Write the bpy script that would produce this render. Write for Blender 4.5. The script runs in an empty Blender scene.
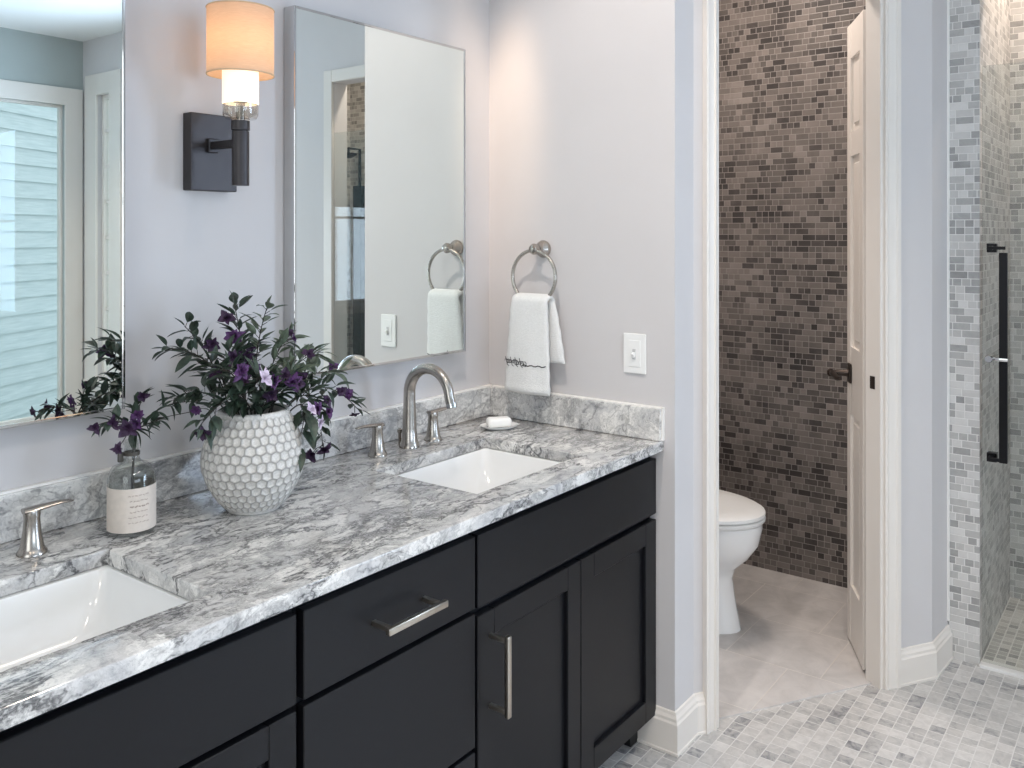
import bpy, bmesh, math, random
from mathutils import Vector, Matrix
from math import sin, cos, pi, radians

# ------------------------------------------------------------------ camera, world, lights, exposure
SC = bpy.context.scene
COL = SC.collection
W_PX, H_PX = 1024, 768
CAM_F, CAM_CY, CAM_YAW = 875.6, 234.16, 37.07
cd = bpy.data.cameras.new('camera')
cam = bpy.data.objects.new('camera', cd)
COL.objects.link(cam)
cam.location = (-2.0715, -1.6514, 1.3467)
cam.rotation_euler = (radians(90), 0, radians(CAM_YAW - 90))
cd.sensor_width = 36.0
cd.lens = CAM_F / W_PX * 36.0
cd.shift_x = 0.0
cd.shift_y = -(H_PX / 2 - CAM_CY) / W_PX
cd.clip_start = 0.05
cd.clip_end = 100
SC.camera = cam

SC.view_settings.view_transform = 'Standard'
SC.view_settings.look = 'None'
SC.view_settings.gamma = 1.0
SC.view_settings.use_curve_mapping = False
SC.view_settings.exposure = 0.25

world = bpy.data.worlds.new('sky')
SC.world = world
world.use_nodes = True
wn = world.node_tree.nodes['Background']
wn.inputs[0].default_value = (0.84, 0.92, 1.0, 1)
wn.inputs[1].default_value = 1.35


def area_light(name, loc, rot, sx, sy, power, col, spread=180):
    l = bpy.data.lights.new(name, 'AREA')
    l.shape = 'RECTANGLE'
    l.size, l.size_y = sx, sy
    l.energy = power
    l.color = col
    l.spread = radians(spread)
    o = bpy.data.objects.new(name, l)
    o.location = loc
    o.rotation_euler = rot
    COL.objects.link(o)
    return o


def disk_light(name, loc, power, col, size=0.13, spread=150):
    l = bpy.data.lights.new(name, 'AREA')
    l.shape = 'DISK'
    l.size = size
    l.energy = power
    l.color = col
    l.spread = radians(spread)
    o = bpy.data.objects.new(name, l)
    o.location = loc
    COL.objects.link(o)
    return o


CEIL = 2.69
COOL = (0.65, 0.762, 1.0)
WARM = (1.0, 0.87, 0.74)
# daylight through windows; the far and near ones are unseen, added as fill
area_light('fill_far_window', (-1.55, -4.62, 1.15), (radians(90), 0, 0), 2.0, 0.9, 30, (0.76, 0.83, 1.0))
area_light('fill_near_window', (1.12, -3.1, 1.45), (radians(90), 0, radians(90)), 1.0, 1.5, 70, (0.60, 0.745, 1.0))
area_light('daylight_side_window', (-3.62, -1.6, 1.5), (radians(90), 0, radians(-90)), 1.5, 1.5, 10, (1.0, 0.97, 0.93))
# recessed ceiling lamps; the main-room ones are unseen, added as warm fill
FILL_CANS = [(-1.6, -1.7), (-0.75, -1.5), (-1.6, -2.8), (0.1, -3.5), (-2.7, -1.8), (-2.7, -3.3), (0.5, -3.0)]
for i, (x, y) in enumerate(FILL_CANS):
    disk_light('fill_ceiling_lamp', (x, y, CEIL - 0.02), 4.6, WARM, 0.13, 110)
disk_light('toilet_room_lamp', (0.75, -0.45, CEIL - 0.02), 9.5, (1.0, 0.88, 0.79), 0.3)
disk_light('shower_lamp', (1.32, -1.55, CEIL - 0.02), 7, (1.0, 0.84, 0.70))


def spot(name, loc, aim, power, col, angle, blend):
    l = bpy.data.lights.new(name, 'SPOT')
    l.energy = power
    l.color = col
    l.spot_size = radians(angle)
    l.spot_blend = blend
    l.shadow_soft_size = 0.04
    o = bpy.data.objects.new(name, l)
    o.location = loc
    o.rotation_euler = (Vector(aim) - Vector(loc)).to_track_quat('-Z', 'Y').to_euler()
    COL.objects.link(o)
    return o


# two adjustable ceiling spots washing the towel wall
SPOTS = [(-0.36, -0.20), (-1.0, -0.75)]
spot('corner_spot', (-0.36, -0.20, CEIL - 0.02), (0.0, -0.06, 1.62), 52, (1.0, 0.70, 0.46), 19, 1.0)
spot('wall_spot', (-1.0, -0.75, CEIL - 0.02), (0.0, -0.40, 1.50), 52, (1.0, 0.90, 0.82), 54, 0.7)


# ------------------------------------------------------------------ helpers
def lin(c):
    c = c / 255.0
    return c / 12.92 if c <= 0.04045 else ((c + 0.055) / 1.055) ** 2.4


def rgb(r, g, b):
    return (lin(r), lin(g), lin(b), 1.0)


def obj(name, bm, mat=None, parent=None, smooth=None):
    me = bpy.data.meshes.new(name)
    bmesh.ops.recalc_face_normals(bm, faces=bm.faces)
    bm.to_mesh(me)
    bm.free()
    o = bpy.data.objects.new(name, me)
    COL.objects.link(o)
    if mat:
        me.materials.append(mat)
    if smooth is not None:
        me.set_sharp_from_angle(angle=radians(smooth)) if False else None
        for p in me.polygons:
            p.use_smooth = True
        try:
            me.set_sharp_from_angle(angle=radians(smooth))
        except Exception:
            pass
    if parent:
        o.parent = parent
        o.matrix_parent_inverse = Matrix.Translation(-parent.location)
    return o


def thing(name, label, cat, loc=(0, 0, 0), group=None):
    o = bpy.data.objects.new(name, None)
    o.empty_display_size = 0.05
    COL.objects.link(o)
    o.location = loc
    return tag(o, label, cat, group)


def tag(o, label, cat, group=None):
    o['label'] = label
    o['category'] = cat
    if group:
        o['group'] = group
    return o


def struct(name, bm, mat, parent=None, smooth=None, label=None):
    o = obj(name, bm, mat, parent, smooth)
    if parent is None:
        o['kind'] = 'structure'
        if label:
            o['label'] = label
    return o


def box(bm, x0, x1, y0, y1, z0, z1, bev=0.0, seg=2, M=None):
    t = bmesh.new()
    bmesh.ops.create_cube(t, size=1.0)
    sx, sy, sz = abs(x1 - x0), abs(y1 - y0), abs(z1 - z0)
    for v in t.verts:
        v.co = Vector(((x0 + x1) / 2 + v.co.x * sx, (y0 + y1) / 2 + v.co.y * sy, (z0 + z1) / 2 + v.co.z * sz))
    if bev > 0:
        bmesh.ops.bevel(t, geom=list(t.edges), offset=bev, segments=seg, profile=0.5, affect='EDGES')
    if M is not None:
        bmesh.ops.transform(t, matrix=M, verts=t.verts)
    merge(bm, t)
    return bm


def merge(bm, t):
    me = bpy.data.meshes.new('tmp')
    t.to_mesh(me)
    t.free()
    bm.from_mesh(me)
    bpy.data.meshes.remove(me)


def B():
    return bmesh.new()


def lathe(bm, prof, center=(0, 0, 0), n=48, M=None, cap0=True, cap1=True):
    """prof: list of (radius, z)"""
    t = bmesh.new()
    rings = []
    for r, z in prof:
        rings.append([t.verts.new((r * cos(2 * pi * k / n), r * sin(2 * pi * k / n), z)) for k in range(n)])
    for a, b in zip(rings[:-1], rings[1:]):
        for k in range(n):
            t.faces.new((a[k], a[(k + 1) % n], b[(k + 1) % n], b[k]))
    if cap0:
        t.faces.new(list(reversed(rings[0])))
    if cap1:
        t.faces.new(rings[-1])
    mm = Matrix.Translation(Vector(center))
    if M is not None:
        mm = mm @ M
    bmesh.ops.transform(t, matrix=mm, verts=t.verts)
    merge(bm, t)
    return bm


def tube(bm, pts, rad, n=12, cap=True, closed=False):
    pts = [Vector(p) for p in pts]
    m = len(pts)
    rads = rad if isinstance(rad, (list, tuple)) else [rad] * m
    t = bmesh.new()
    rings = []
    up = None
    for i, p in enumerate(pts):
        if closed:
            d = pts[(i + 1) % m] - pts[(i - 1) % m]
        else:
            d = pts[min(i + 1, m - 1)] - pts[max(i - 1, 0)]
        d.normalize()
        if up is None:
            a = Vector((0, 0, 1)) if abs(d.z) < 0.9 else Vector((1, 0, 0))
            up = d.cross(a).normalized()
        up = (up - d * up.dot(d)).normalized()
        sd = d.cross(up)
        rings.append([t.verts.new(p + (up * cos(2 * pi * k / n) + sd * sin(2 * pi * k / n)) * rads[i]) for k in range(n)])
    pairs = list(zip(rings[:-1], rings[1:]))
    if closed:
        pairs.append((rings[-1], rings[0]))
    for a, b in pairs:
        for k in range(n):
            t.faces.new((a[k], a[(k + 1) % n], b[(k + 1) % n], b[k]))
    if cap and not closed:
        t.faces.new(list(reversed(rings[0])))
        t.faces.new(rings[-1])
    merge(bm, t)
    return bm


def prism(bm, poly, z0, z1):
    t = bmesh.new()
    a = [t.verts.new((p[0], p[1], z0)) for p in poly]
    b = [t.verts.new((p[0], p[1], z1)) for p in poly]
    n = len(poly)
    for k in range(n):
        t.faces.new((a[k], a[(k + 1) % n], b[(k + 1) % n], b[k]))
    t.faces.new(list(reversed(a)))
    t.faces.new(b)
    merge(bm, t)
    return bm


def mold(bm, path, prof):
    """extrude a profile [(offset, z)] along a 2D path; offset goes to the right of the path, corners mitred"""
    P = [Vector((p[0], p[1])) for p in path]
    t = bmesh.new()
    rings = []
    for i in range(len(P)):
        d0 = (P[i] - P[i - 1]).normalized() if i > 0 else None
        d1 = (P[i + 1] - P[i]).normalized() if i < len(P) - 1 else None
        n0 = Vector((d0.y, -d0.x)) if d0 else None
        n1 = Vector((d1.y, -d1.x)) if d1 else None
        if n0 is None:
            m = n1
        elif n1 is None:
            m = n0
        else:
            m = (n0 + n1).normalized()
            m = m / max(0.3, m.dot(n0))
        rings.append([t.verts.new((P[i].x + m.x * o, P[i].y + m.y * o, z)) for o, z in prof])
    k = len(prof)
    for a, b in zip(rings[:-1], rings[1:]):
        for j in range(k):
            t.faces.new((a[j], a[(j + 1) % k], b[(j + 1) % k], b[j]))
    t.faces.new(list(reversed(rings[0])))
    t.faces.new(rings[-1])
    merge(bm, t)
    return bm


def bez(p0, p1, p2, n):
    p0, p1, p2 = Vector(p0), Vector(p1), Vector(p2)
    return [(1 - t) ** 2 * p0 + 2 * t * (1 - t) * p1 + t * t * p2 for t in [i / n for i in range(n + 1)]]


def arc(c, r, a0, a1, n, ax, ay):
    c = Vector(c)
    return [c + (Vector(ax) * cos(a) + Vector(ay) * sin(a)) * r for a in [a0 + (a1 - a0) * i / n for i in range(n + 1)]]


# ------------------------------------------------------------------ materials
def mat(name):
    m = bpy.data.materials.new(name)
    m.use_nodes = True
    nt = m.node_tree
    p = nt.nodes['Principled BSDF']
    return m, nt, p


def plain(name, col, rough=0.5, metal=0.0, spec=0.5, noise=0.0, nscale=40, bump=0.0, bscale=200, coat=0.0):
    m, nt, p = mat(name)
    p.inputs['Base Color'].default_value = col
    p.inputs['Roughness'].default_value = rough
    p.inputs['Metallic'].default_value = metal
    p.inputs['Specular IOR Level'].default_value = spec
    if coat:
        p.inputs['Coat Weight'].default_value = coat
        p.inputs['Coat Roughness'].default_value = 0.08
    tc = nt.nodes.new('ShaderNodeTexCoord')
    if noise:
        n = nt.nodes.new('ShaderNodeTexNoise')
        n.inputs['Scale'].default_value = nscale
        n.inputs['Detail'].default_value = 4
        nt.links.new(tc.outputs['Object'], n.inputs['Vector'])
        r = nt.nodes.new('ShaderNodeValToRGB')
        a = [max(0, c * (1 - noise)) for c in col[:3]] + [1]
        b = [min(1, c * (1 + noise)) for c in col[:3]] + [1]
        r.color_ramp.elements[0].position = 0.3
        r.color_ramp.elements[1].position = 0.7
        r.color_ramp.elements[0].color = a
        r.color_ramp.elements[1].color = b
        nt.links.new(n.outputs['Fac'], r.inputs['Fac'])
        nt.links.new(r.outputs['Color'], p.inputs['Base Color'])
    if bump:
        n2 = nt.nodes.new('ShaderNodeTexNoise')
        n2.inputs['Scale'].default_value = bscale
        n2.inputs['Detail'].default_value = 3
        nt.links.new(tc.outputs['Object'], n2.inputs['Vector'])
        bp = nt.nodes.new('ShaderNodeBump')
        bp.inputs['Strength'].default_value = bump
        bp.inputs['Distance'].default_value = 0.004
        nt.links.new(n2.outputs['Fac'], bp.inputs['Height'])
        nt.links.new(bp.outputs['Normal'], p.inputs['Normal'])
    return m


class NT:
    """small helper for math node chains"""

    def __init__(self, nt):
        self.nt = nt

    def m(self, op, a, b=None, c=None):
        n = self.nt.nodes.new('ShaderNodeMath')
        n.operation = op
        for i, v in enumerate((a, b, c)):
            if v is None:
                continue
            if isinstance(v, (int, float)):
                n.inputs[i].default_value = v
            else:
                self.nt.links.new(v, n.inputs[i])
        return n.outputs[0]

    def mix(self, f, a, b):
        n = self.nt.nodes.new('ShaderNodeMix')
        n.data_type = 'FLOAT'
        for s, v in zip((0, 2, 3), (f, a, b)):
            if isinstance(v, (int, float)):
                n.inputs[s].default_value = v
            else:
                self.nt.links.new(v, n.inputs[s])
        return n.outputs[0]

    def mixc(self, f, a, b, blend='MIX'):
        n = self.nt.nodes.new('ShaderNodeMix')
        n.data_type = 'RGBA'
        n.blend_type = blend
        for s, v in zip((0, 6, 7), (f, a, b)):
            if isinstance(v, (int, float)):
                n.inputs[s].default_value = v
            elif isinstance(v, tuple):
                n.inputs[s].default_value = v
            else:
                self.nt.links.new(v, n.inputs[s])
        return n.outputs[2]

    def ramp(self, f, stops, interp='LINEAR'):
        r = self.nt.nodes.new('ShaderNodeValToRGB')
        cr = r.color_ramp
        cr.interpolation = interp
        while len(cr.elements) < len(stops):
            cr.elements.new(0.5)
        for e, (p, c) in zip(cr.elements, stops):
            e.position = p
            e.color = c
        self.nt.links.new(f, r.inputs[0])
        return r.outputs[0]

    def noise(self, vec, scale, detail=4, rough=0.5, dist=0.0, dim='3D'):
        n = self.nt.nodes.new('ShaderNodeTexNoise')
        n.noise_dimensions = dim
        n.inputs['Scale'].default_value = scale
        n.inputs['Detail'].default_value = detail
        n.inputs['Roughness'].default_value = rough
        n.inputs['Distortion'].default_value = dist
        self.nt.links.new(vec, n.inputs['Vector'])
        return n

    def white(self, a, b):
        c = self.nt.nodes.new('ShaderNodeCombineXYZ')
        for i, v in enumerate((a, b)):
            if isinstance(v, (int, float)):
                c.inputs[i].default_value = v
            else:
                self.nt.links.new(v, c.inputs[i])
        n = self.nt.nodes.new('ShaderNodeTexWhiteNoise')
        n.noise_dimensions = '2D'
        self.nt.links.new(c.outputs[0], n.inputs['Vector'])
        return n.outputs['Value']

    def coords(self):
        tc = self.nt.nodes.new('ShaderNodeTexCoord')
        s = self.nt.nodes.new('ShaderNodeSeparateXYZ')
        self.nt.links.new(tc.outputs['Object'], s.inputs[0])
        return tc.outputs['Object'], s.outputs


def tile(name, axes, w, h, stops, mortar, gap=0.0015, patch=0.25, pscale=2.5, rough=0.45, merge_p=0.5,
         stretch=1.0, vein=0.25, vscale=30, spec=0.5):
    m, nt, p = mat(name)
    k = NT(nt)
    vec, s = k.coords()
    u, v = s[axes[0]], s[axes[1]]
    vr = k.m('DIVIDE', v, h)
    row = k.m('FLOOR', vr)
    fv = k.m('FRACT', vr)
    sh = k.m('MULTIPLY', k.white(row, 7.3), 4.0)
    uu = k.m('ADD', k.m('DIVIDE', u, w), k.m('FLOOR', k.m('MULTIPLY', sh, 2.0)))
    uu = k.m('ADD', uu, k.m('MULTIPLY', k.m('FLOOR', k.m('MULTIPLY', k.white(row, 3.1), 2.99)), 0.333))
    pair = k.m('FLOOR', k.m('DIVIDE', uu, 2.0))
    mg = k.m('LESS_THAN', k.white(pair, row), merge_p)
    own = k.m('FLOOR', uu)
    ident = k.mix(mg, own, k.m('ADD', k.m('MULTIPLY', pair, 2.0), 0.5))
    fu1 = k.m('FRACT', uu)
    fu2 = k.m('SUBTRACT', uu, k.m('MULTIPLY', pair, 2.0))
    e1 = k.m('MINIMUM', fu1, k.m('SUBTRACT', 1.0, fu1))
    e2 = k.m('MINIMUM', fu2, k.m('SUBTRACT', 2.0, fu2))
    eu = k.m('MULTIPLY', k.mix(mg, e1, e2), w)
    ev = k.m('MULTIPLY', k.m('MINIMUM', fv, k.m('SUBTRACT', 1.0, fv)), h)
    e = k.m('MINIMUM', eu, ev)
    mask = k.m('GREATER_THAN', e, gap)
    val = k.white(k.m('ADD', ident, 0.17), k.m('ADD', row, 0.31))
    big = k.noise(vec, pscale, 3, 0.6).outputs['Fac']
    val = k.m('ADD', k.m('MULTIPLY', val, 1.0 - patch), k.m('MULTIPLY', k.m('SUBTRACT', k.m('MULTIPLY', big, 2.0), 0.5), patch))
    fine = k.noise(vec, vscale, 5, 0.65, 1.0).outputs['Fac']
    val = k.m('ADD', val, k.m('MULTIPLY', k.m('SUBTRACT', fine, 0.5), vein))
    col = k.ramp(val, stops)
    colm = k.mixc(mask, mortar, col)
    nt.links.new(colm, p.inputs['Base Color'])
    p.inputs['Roughness'].default_value = rough
    p.inputs['Specular IOR Level'].default_value = spec
    bp = nt.nodes.new('ShaderNodeBump')
    bp.inputs['Strength'].default_value = 0.35
    bp.inputs['Distance'].default_value = 0.002
    hgt = k.m('ADD', k.m('MINIMUM', k.m('DIVIDE', e, gap * 2), 1.0), k.m('MULTIPLY', val, 0.3))
    nt.links.new(hgt, bp.inputs['Height'])
    nt.links.new(bp.outputs['Normal'], p.inputs['Normal'])
    return m


def granite(name, strength=1.0):
    m, nt, p = mat(name)
    k = NT(nt)
    tc = nt.nodes.new('ShaderNodeTexCoord')
    obv = tc.outputs['Object']

    def mapped(rot, sc):
        mp = nt.nodes.new('ShaderNodeMapping')
        mp.inputs['Rotation'].default_value = (0, 0, radians(rot))
        mp.inputs['Scale'].default_value = sc
        nt.links.new(obv, mp.inputs['Vector'])
        return mp.outputs[0]

    def warp(v, scale, amt):
        w = k.noise(v, scale, 4, 0.55).outputs['Color']
        add = nt.nodes.new('ShaderNodeVectorMath')
        add.operation = 'MULTIPLY_ADD'
        nt.links.new(w, add.inputs[0])
        add.inputs[1].default_value = (amt, amt, amt)
        nt.links.new(v, add.inputs[2])
        return add.outputs[0]

    va = warp(mapped(-38, (0.8, 1.25, 1.1)), 7.0, 0.20)
    vb_ = warp(mapped(-66, (0.65, 1.45, 1.1)), 10.0, 0.14)
    n1 = k.noise(va, 11.0, 8, 0.66, 0.5).outputs['Fac']
    n2 = k.noise(vb_, 22.0, 8, 0.70, 0.8).outputs['Fac']
    n3 = k.noise(va, 34.0, 6, 0.70, 0.4).outputs['Fac']
    cloud = k.noise(va, 6.0, 5, 0.6).outputs['Fac']
    sp = k.noise(obv, 240.0, 3, 0.65).outputs['Fac']
    sp2 = k.noise(obv, 95.0, 5, 0.75).outputs['Fac']
    d1 = k.m('ABSOLUTE', k.m('SUBTRACT', n1, 0.5))
    d2 = k.m('ABSOLUTE', k.m('SUBTRACT', n2, 0.47))
    G = lambda x: (x, x, x, 1)
    vein1 = k.ramp(d1, [(0.0, G(1.0)), (0.022, G(0.7)), (0.062, G(0.0))])
    vein2 = k.ramp(d2, [(0.0, G(0.9)), (0.022, G(0.55)), (0.062, G(0.0))])
    gate1 = k.ramp(cloud, [(0.42, G(0.15)), (0.60, G(1.0))])
    gate2 = k.ramp(k.noise(vb_, 7.0, 3, 0.5).outputs['Fac'], [(0.44, G(0.0)), (0.58, G(1.0))])
    vs = k.m('MAXIMUM', k.m('MULTIPLY', vein1, gate1), k.m('MULTIPLY', vein2, gate2))
    vo = nt.nodes.new('ShaderNodeTexVoronoi')
    vo.feature = 'DISTANCE_TO_EDGE'
    vo.inputs['Scale'].default_value = 13.0
    nt.links.new(warp(va, 16.0, 0.07), vo.inputs['Vector'])
    net = k.ramp(vo.outputs['Distance'], [(0.0, G(0.85)), (0.03, G(0.45)), (0.085, G(0.0))])
    gate3 = k.ramp(k.noise(obv, 8.0, 3, 0.5).outputs['Fac'], [(0.42, G(0.0)), (0.56, G(1.0))])
    vs = k.m('MAXIMUM', vs, k.m('MULTIPLY', net, gate3))
    n0 = k.noise(vb_, 4.5, 7, 0.6, 0.3).outputs['Fac']
    d0 = k.m('ABSOLUTE', k.m('SUBTRACT', n0, 0.5))
    vein0 = k.ramp(d0, [(0.0, G(1.0)), (0.008, G(0.8)), (0.022, G(0.0))])
    vs = k.m('MAXIMUM', vs, vein0)
    # the dark mineral is broken up into flecks
    br = k.ramp(sp2, [(0.34, G(0.35)), (0.50, G(1.0))])
    vs = k.m('MULTIPLY', k.m('MULTIPLY', vs, br), strength)
    flecks = k.m('MULTIPLY', k.ramp(n3, [(0.58, G(0.0)), (0.68, G(0.85))]), gate2)
    vs = k.m('MAXIMUM', vs, k.m('MULTIPLY', k.m('MULTIPLY', flecks, br), strength))
    base = k.ramp(n1, [(0.30, rgb(166, 166, 168)), (0.42, rgb(206, 205, 204)), (0.55, rgb(236, 234, 230)), (0.78, rgb(216, 214, 211))])
    shade = k.ramp(n2, [(0.34, G(1.0)), (0.50, G(0.0))])
    base = k.mixc(k.m('MULTIPLY', shade, 0.36 * strength), base, rgb(134, 136, 140))
    base = k.mixc(k.m('MULTIPLY', k.m('GREATER_THAN', sp, 0.58), 0.25), base, rgb(132, 132, 134))
    col = k.mixc(vs, base, rgb(50, 51, 55))
    nt.links.new(col, p.inputs['Base Color'])
    p.inputs['Roughness'].default_value = 0.09
    p.inputs['Specular IOR Level'].default_value = 0.5
    return m


def glass_thin(name, tint=(0.97, 0.99, 0.985, 1), refl=1.0):
    m = bpy.data.materials.new(name)
    m.use_nodes = True
    nt = m.node_tree
    nt.nodes.clear()
    out = nt.nodes.new('ShaderNodeOutputMaterial')
    mx = nt.nodes.new('ShaderNodeMixShader')
    tr = nt.nodes.new('ShaderNodeBsdfTransparent')
    tr.inputs[0].default_value = tint
    gl = nt.nodes.new('ShaderNodeBsdfGlossy')
    gl.inputs['Roughness'].default_value = 0.0
    lw = nt.nodes.new('ShaderNodeLayerWeight')
    lw.inputs['Blend'].default_value = 0.5
    k = NT(nt)
    f5 = k.m('POWER', lw.outputs['Facing'], 5.0)
    nt.links.new(k.m('MINIMUM', k.m('MULTIPLY', k.m('ADD', 0.04, k.m('MULTIPLY', f5, 0.96)), refl), 1.0), mx.inputs[0])
    nt.links.new(tr.outputs[0], mx.inputs[1])
    nt.links.new(gl.outputs[0], mx.inputs[2])
    nt.links.new(mx.outputs[0], out.inputs[0])
    return m


def emit(name, col, strength, base=(0.8, 0.8, 0.8, 1)):
    m, nt, p = mat(name)
    p.inputs['Base Color'].default_value = base
    p.inputs['Emission Color'].default_value = col
    p.inputs['Emission Strength'].default_value = strength
    p.inputs['Roughness'].default_value = 0.6
    return m


PAINT = plain('wall_paint', rgb(207, 204, 204), 0.6, noise=0.012, nscale=6, bump=0.03, bscale=300, spec=0.3)
PAINT_WARM = plain('toilet_room_paint', rgb(212, 204, 196), 0.6, noise=0.012, nscale=6, spec=0.3)
CEILP = plain('ceiling_paint', rgb(235, 235, 233), 0.8, noise=0.01, nscale=5)
TRIM = plain('white_trim_paint', rgb(226, 220, 213), 0.35, noise=0.01, nscale=8)
BLACK = plain('cabinet_lacquer', rgb(17, 18, 22), 0.36, noise=0.06, nscale=9, spec=0.3)
DARK = plain('toe_kick_black', rgb(14, 14, 15), 0.7, noise=0.1, nscale=10)
NICKEL = plain('brushed_nickel', rgb(176, 170, 163), 0.24, 1.0, noise=0.05, nscale=60)
CHROME = plain('polished_chrome', rgb(205, 205, 205), 0.07, 1.0, noise=0.02, nscale=20)
PULL = plain('satin_nickel_pull', rgb(196, 188, 176), 0.3, 1.0, noise=0.04, nscale=80)
BRONZE = plain('dark_bronze', rgb(70, 67, 68), 0.42, 0.75, noise=0.08, nscale=25)
DBRONZE = plain('oil_rubbed_bronze', rgb(62, 54, 50), 0.35, 0.8, noise=0.1, nscale=40)
MATBLK = plain('black_metal', rgb(24, 24, 27), 0.3, 0.6, noise=0.1, nscale=30)
CERAMIC = plain('white_ceramic', rgb(243, 243, 242), 0.12, noise=0.005, nscale=5, coat=0.5)
PLASTIC = plain('white_plastic', rgb(238, 238, 236), 0.35, noise=0.01, nscale=20)
CAULK = plain('white_caulk', rgb(240, 238, 234), 0.5, noise=0.01, nscale=20)
MIRROR = plain('mirror_silver', rgb(243, 250, 248), 0.0, 1.0, noise=0.002, nscale=3)
GRANITE = granite('grey_granite', 0.9)
GRANITE_B = granite('pale_grey_granite', 0.55)
TOWEL = plain('white_terry', rgb(238, 238, 236), 0.95, noise=0.03, nscale=150, bump=0.8, bscale=420, spec=0.1)
THREAD = plain('dark_thread', rgb(52, 50, 54), 0.8, noise=0.1, nscale=200)
SOAP = plain('white_soap', rgb(244, 243, 240), 0.4, noise=0.01, nscale=40)
LEAF = plain('dark_green_leaf', rgb(52, 66, 54), 0.45, noise=0.55, nscale=60)
LEAFB = plain('grey_green_leaf', rgb(98, 110, 92), 0.45, noise=0.4, nscale=50)
STEM = plain('brown_stem', rgb(58, 54, 48), 0.7, noise=0.3, nscale=90)
PETAL = plain('purple_petal', rgb(88, 52, 100), 0.6, noise=0.35, nscale=110)
PETALD = plain('deep_plum_petal', rgb(60, 36, 66), 0.6, noise=0.35, nscale=110)
PETALW = plain('pale_lilac_petal', rgb(214, 198, 218), 0.6, noise=0.2, nscale=110)
LABELM = plain('cream_paper_label', rgb(216, 205, 194), 0.8, noise=0.05, nscale=90)
LABELT = plain('faded_label_print', rgb(182, 166, 156), 0.8, noise=0.05, nscale=90)
CORK = plain('dark_clip_metal', rgb(92, 88, 82), 0.4, 0.6, noise=0.1, nscale=60)
GLASS = glass_thin('clear_glass', (0.97, 0.99, 0.985, 1), 0.35)
GLASSB = glass_thin('bottle_glass', (0.93, 0.94, 0.93, 1), 1.4)
SHGLASS = glass_thin('shower_glass', (0.93, 0.95, 0.945, 1), 1.3)

T_DARK = [(0.0, rgb(44, 40, 39)), (0.24, rgb(66, 61, 59)), (0.44, rgb(98, 92, 88)), (0.72, rgb(124, 116, 111)), (1.0, rgb(150, 142, 137))]
TILE_DARK = tile('brown_mosaic', (1, 2), 0.0255, 0.0232, T_DARK, rgb(148, 141, 137), gap=0.0011, patch=0.38, pscale=3.2, vein=0.2, rough=0.4)
T_LIGHT = [(0.0, rgb(132, 131, 130)), (0.25, rgb(164, 163, 161)), (0.55, rgb(193, 191, 188)), (0.8, rgb(210, 208, 205)), (1.0, rgb(222, 220, 217))]
TILE_L_YZ = tile('grey_mosaic_front', (1, 2), 0.026, 0.0232, T_LIGHT, rgb(224, 222, 219), gap=0.0012, patch=0.25, vein=0.35)
TILE_L_XZ = tile('grey_mosaic_side', (0, 2), 0.026, 0.0232, T_LIGHT, rgb(218, 216, 213), gap=0.0012, patch=0.25, vein=0.35)
TILE_SH_FLOOR = tile('shower_floor_mosaic', (0, 1), 0.03, 0.03, T_LIGHT, rgb(222, 220, 217), gap=0.0018, patch=0.2, vein=0.3, merge_p=0.0)
T_FLOOR = [(0.0, rgb(120, 120, 123)), (0.14, rgb(148, 148, 150)), (0.32, rgb(174, 173, 172)), (0.6, rgb(190, 188, 186)), (1.0, rgb(208, 206, 204))]
TILE_FLOOR = tile('floor_mosaic', (0, 1), 0.038, 0.040, T_FLOOR, rgb(212, 211, 209), gap=0.0013, patch=0.35, pscale=5, vein=1.35, vscale=38, merge_p=0.25, rough=0.35)
T_TFLOOR = [(0.0, rgb(178, 175, 173)), (0.5, rgb(202, 198, 196)), (1.0, rgb(218, 215, 212))]
TILE_TFLOOR = tile('toilet_floor_tile', (1, 0), 0.30, 0.30, T_TFLOOR, rgb(214, 209, 203), gap=0.0014, patch=0.6, pscale=3.0, vein=1.1, vscale=12, merge_p=0.0, rough=0.35)


def siding_mat():
    m, nt, p = mat('pale_blue_siding')
    k = NT(nt)
    vec, s = k.coords()
    mp = nt.nodes.new('ShaderNodeMapping')
    mp.inputs['Scale'].default_value = (2.0, 2.0, 30.0)
    nt.links.new(vec, mp.inputs['Vector'])
    n = k.noise(mp.outputs[0], 2.0, 5, 0.6).outputs['Fac']
    c = k.ramp(n, [(0.3, rgb(176, 190, 193)), (0.7, rgb(200, 210, 212))])
    nt.links.new(c, p.inputs['Base Color'])
    p.inputs['Roughness'].default_value = 0.7
    return m


SIDING = siding_mat()

# ------------------------------------------------------------------ room shell
DX, DY, DA = 0.111, -0.617, radians(-32.0)
DU = Vector((cos(DA), sin(DA)))
DN = Vector((-DU.y, DU.x))          # into the toilet room


def D(s, n=0.0):
    p = Vector((DX, DY)) + DU * s + DN * n
    return (p.x, p.y)


TW = 0.055     # thickness of the door wall
S0, S1, S2, S3, S4 = 0.029, 0.066, 0.652, 0.704, 0.845
XM, YM = -3.5, -4.5
WY = -1.078    # face of the short wall beside the shower
PY0, PY1 = -1.081, -1.168
SHX = 0.99     # front plane of the shower

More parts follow.
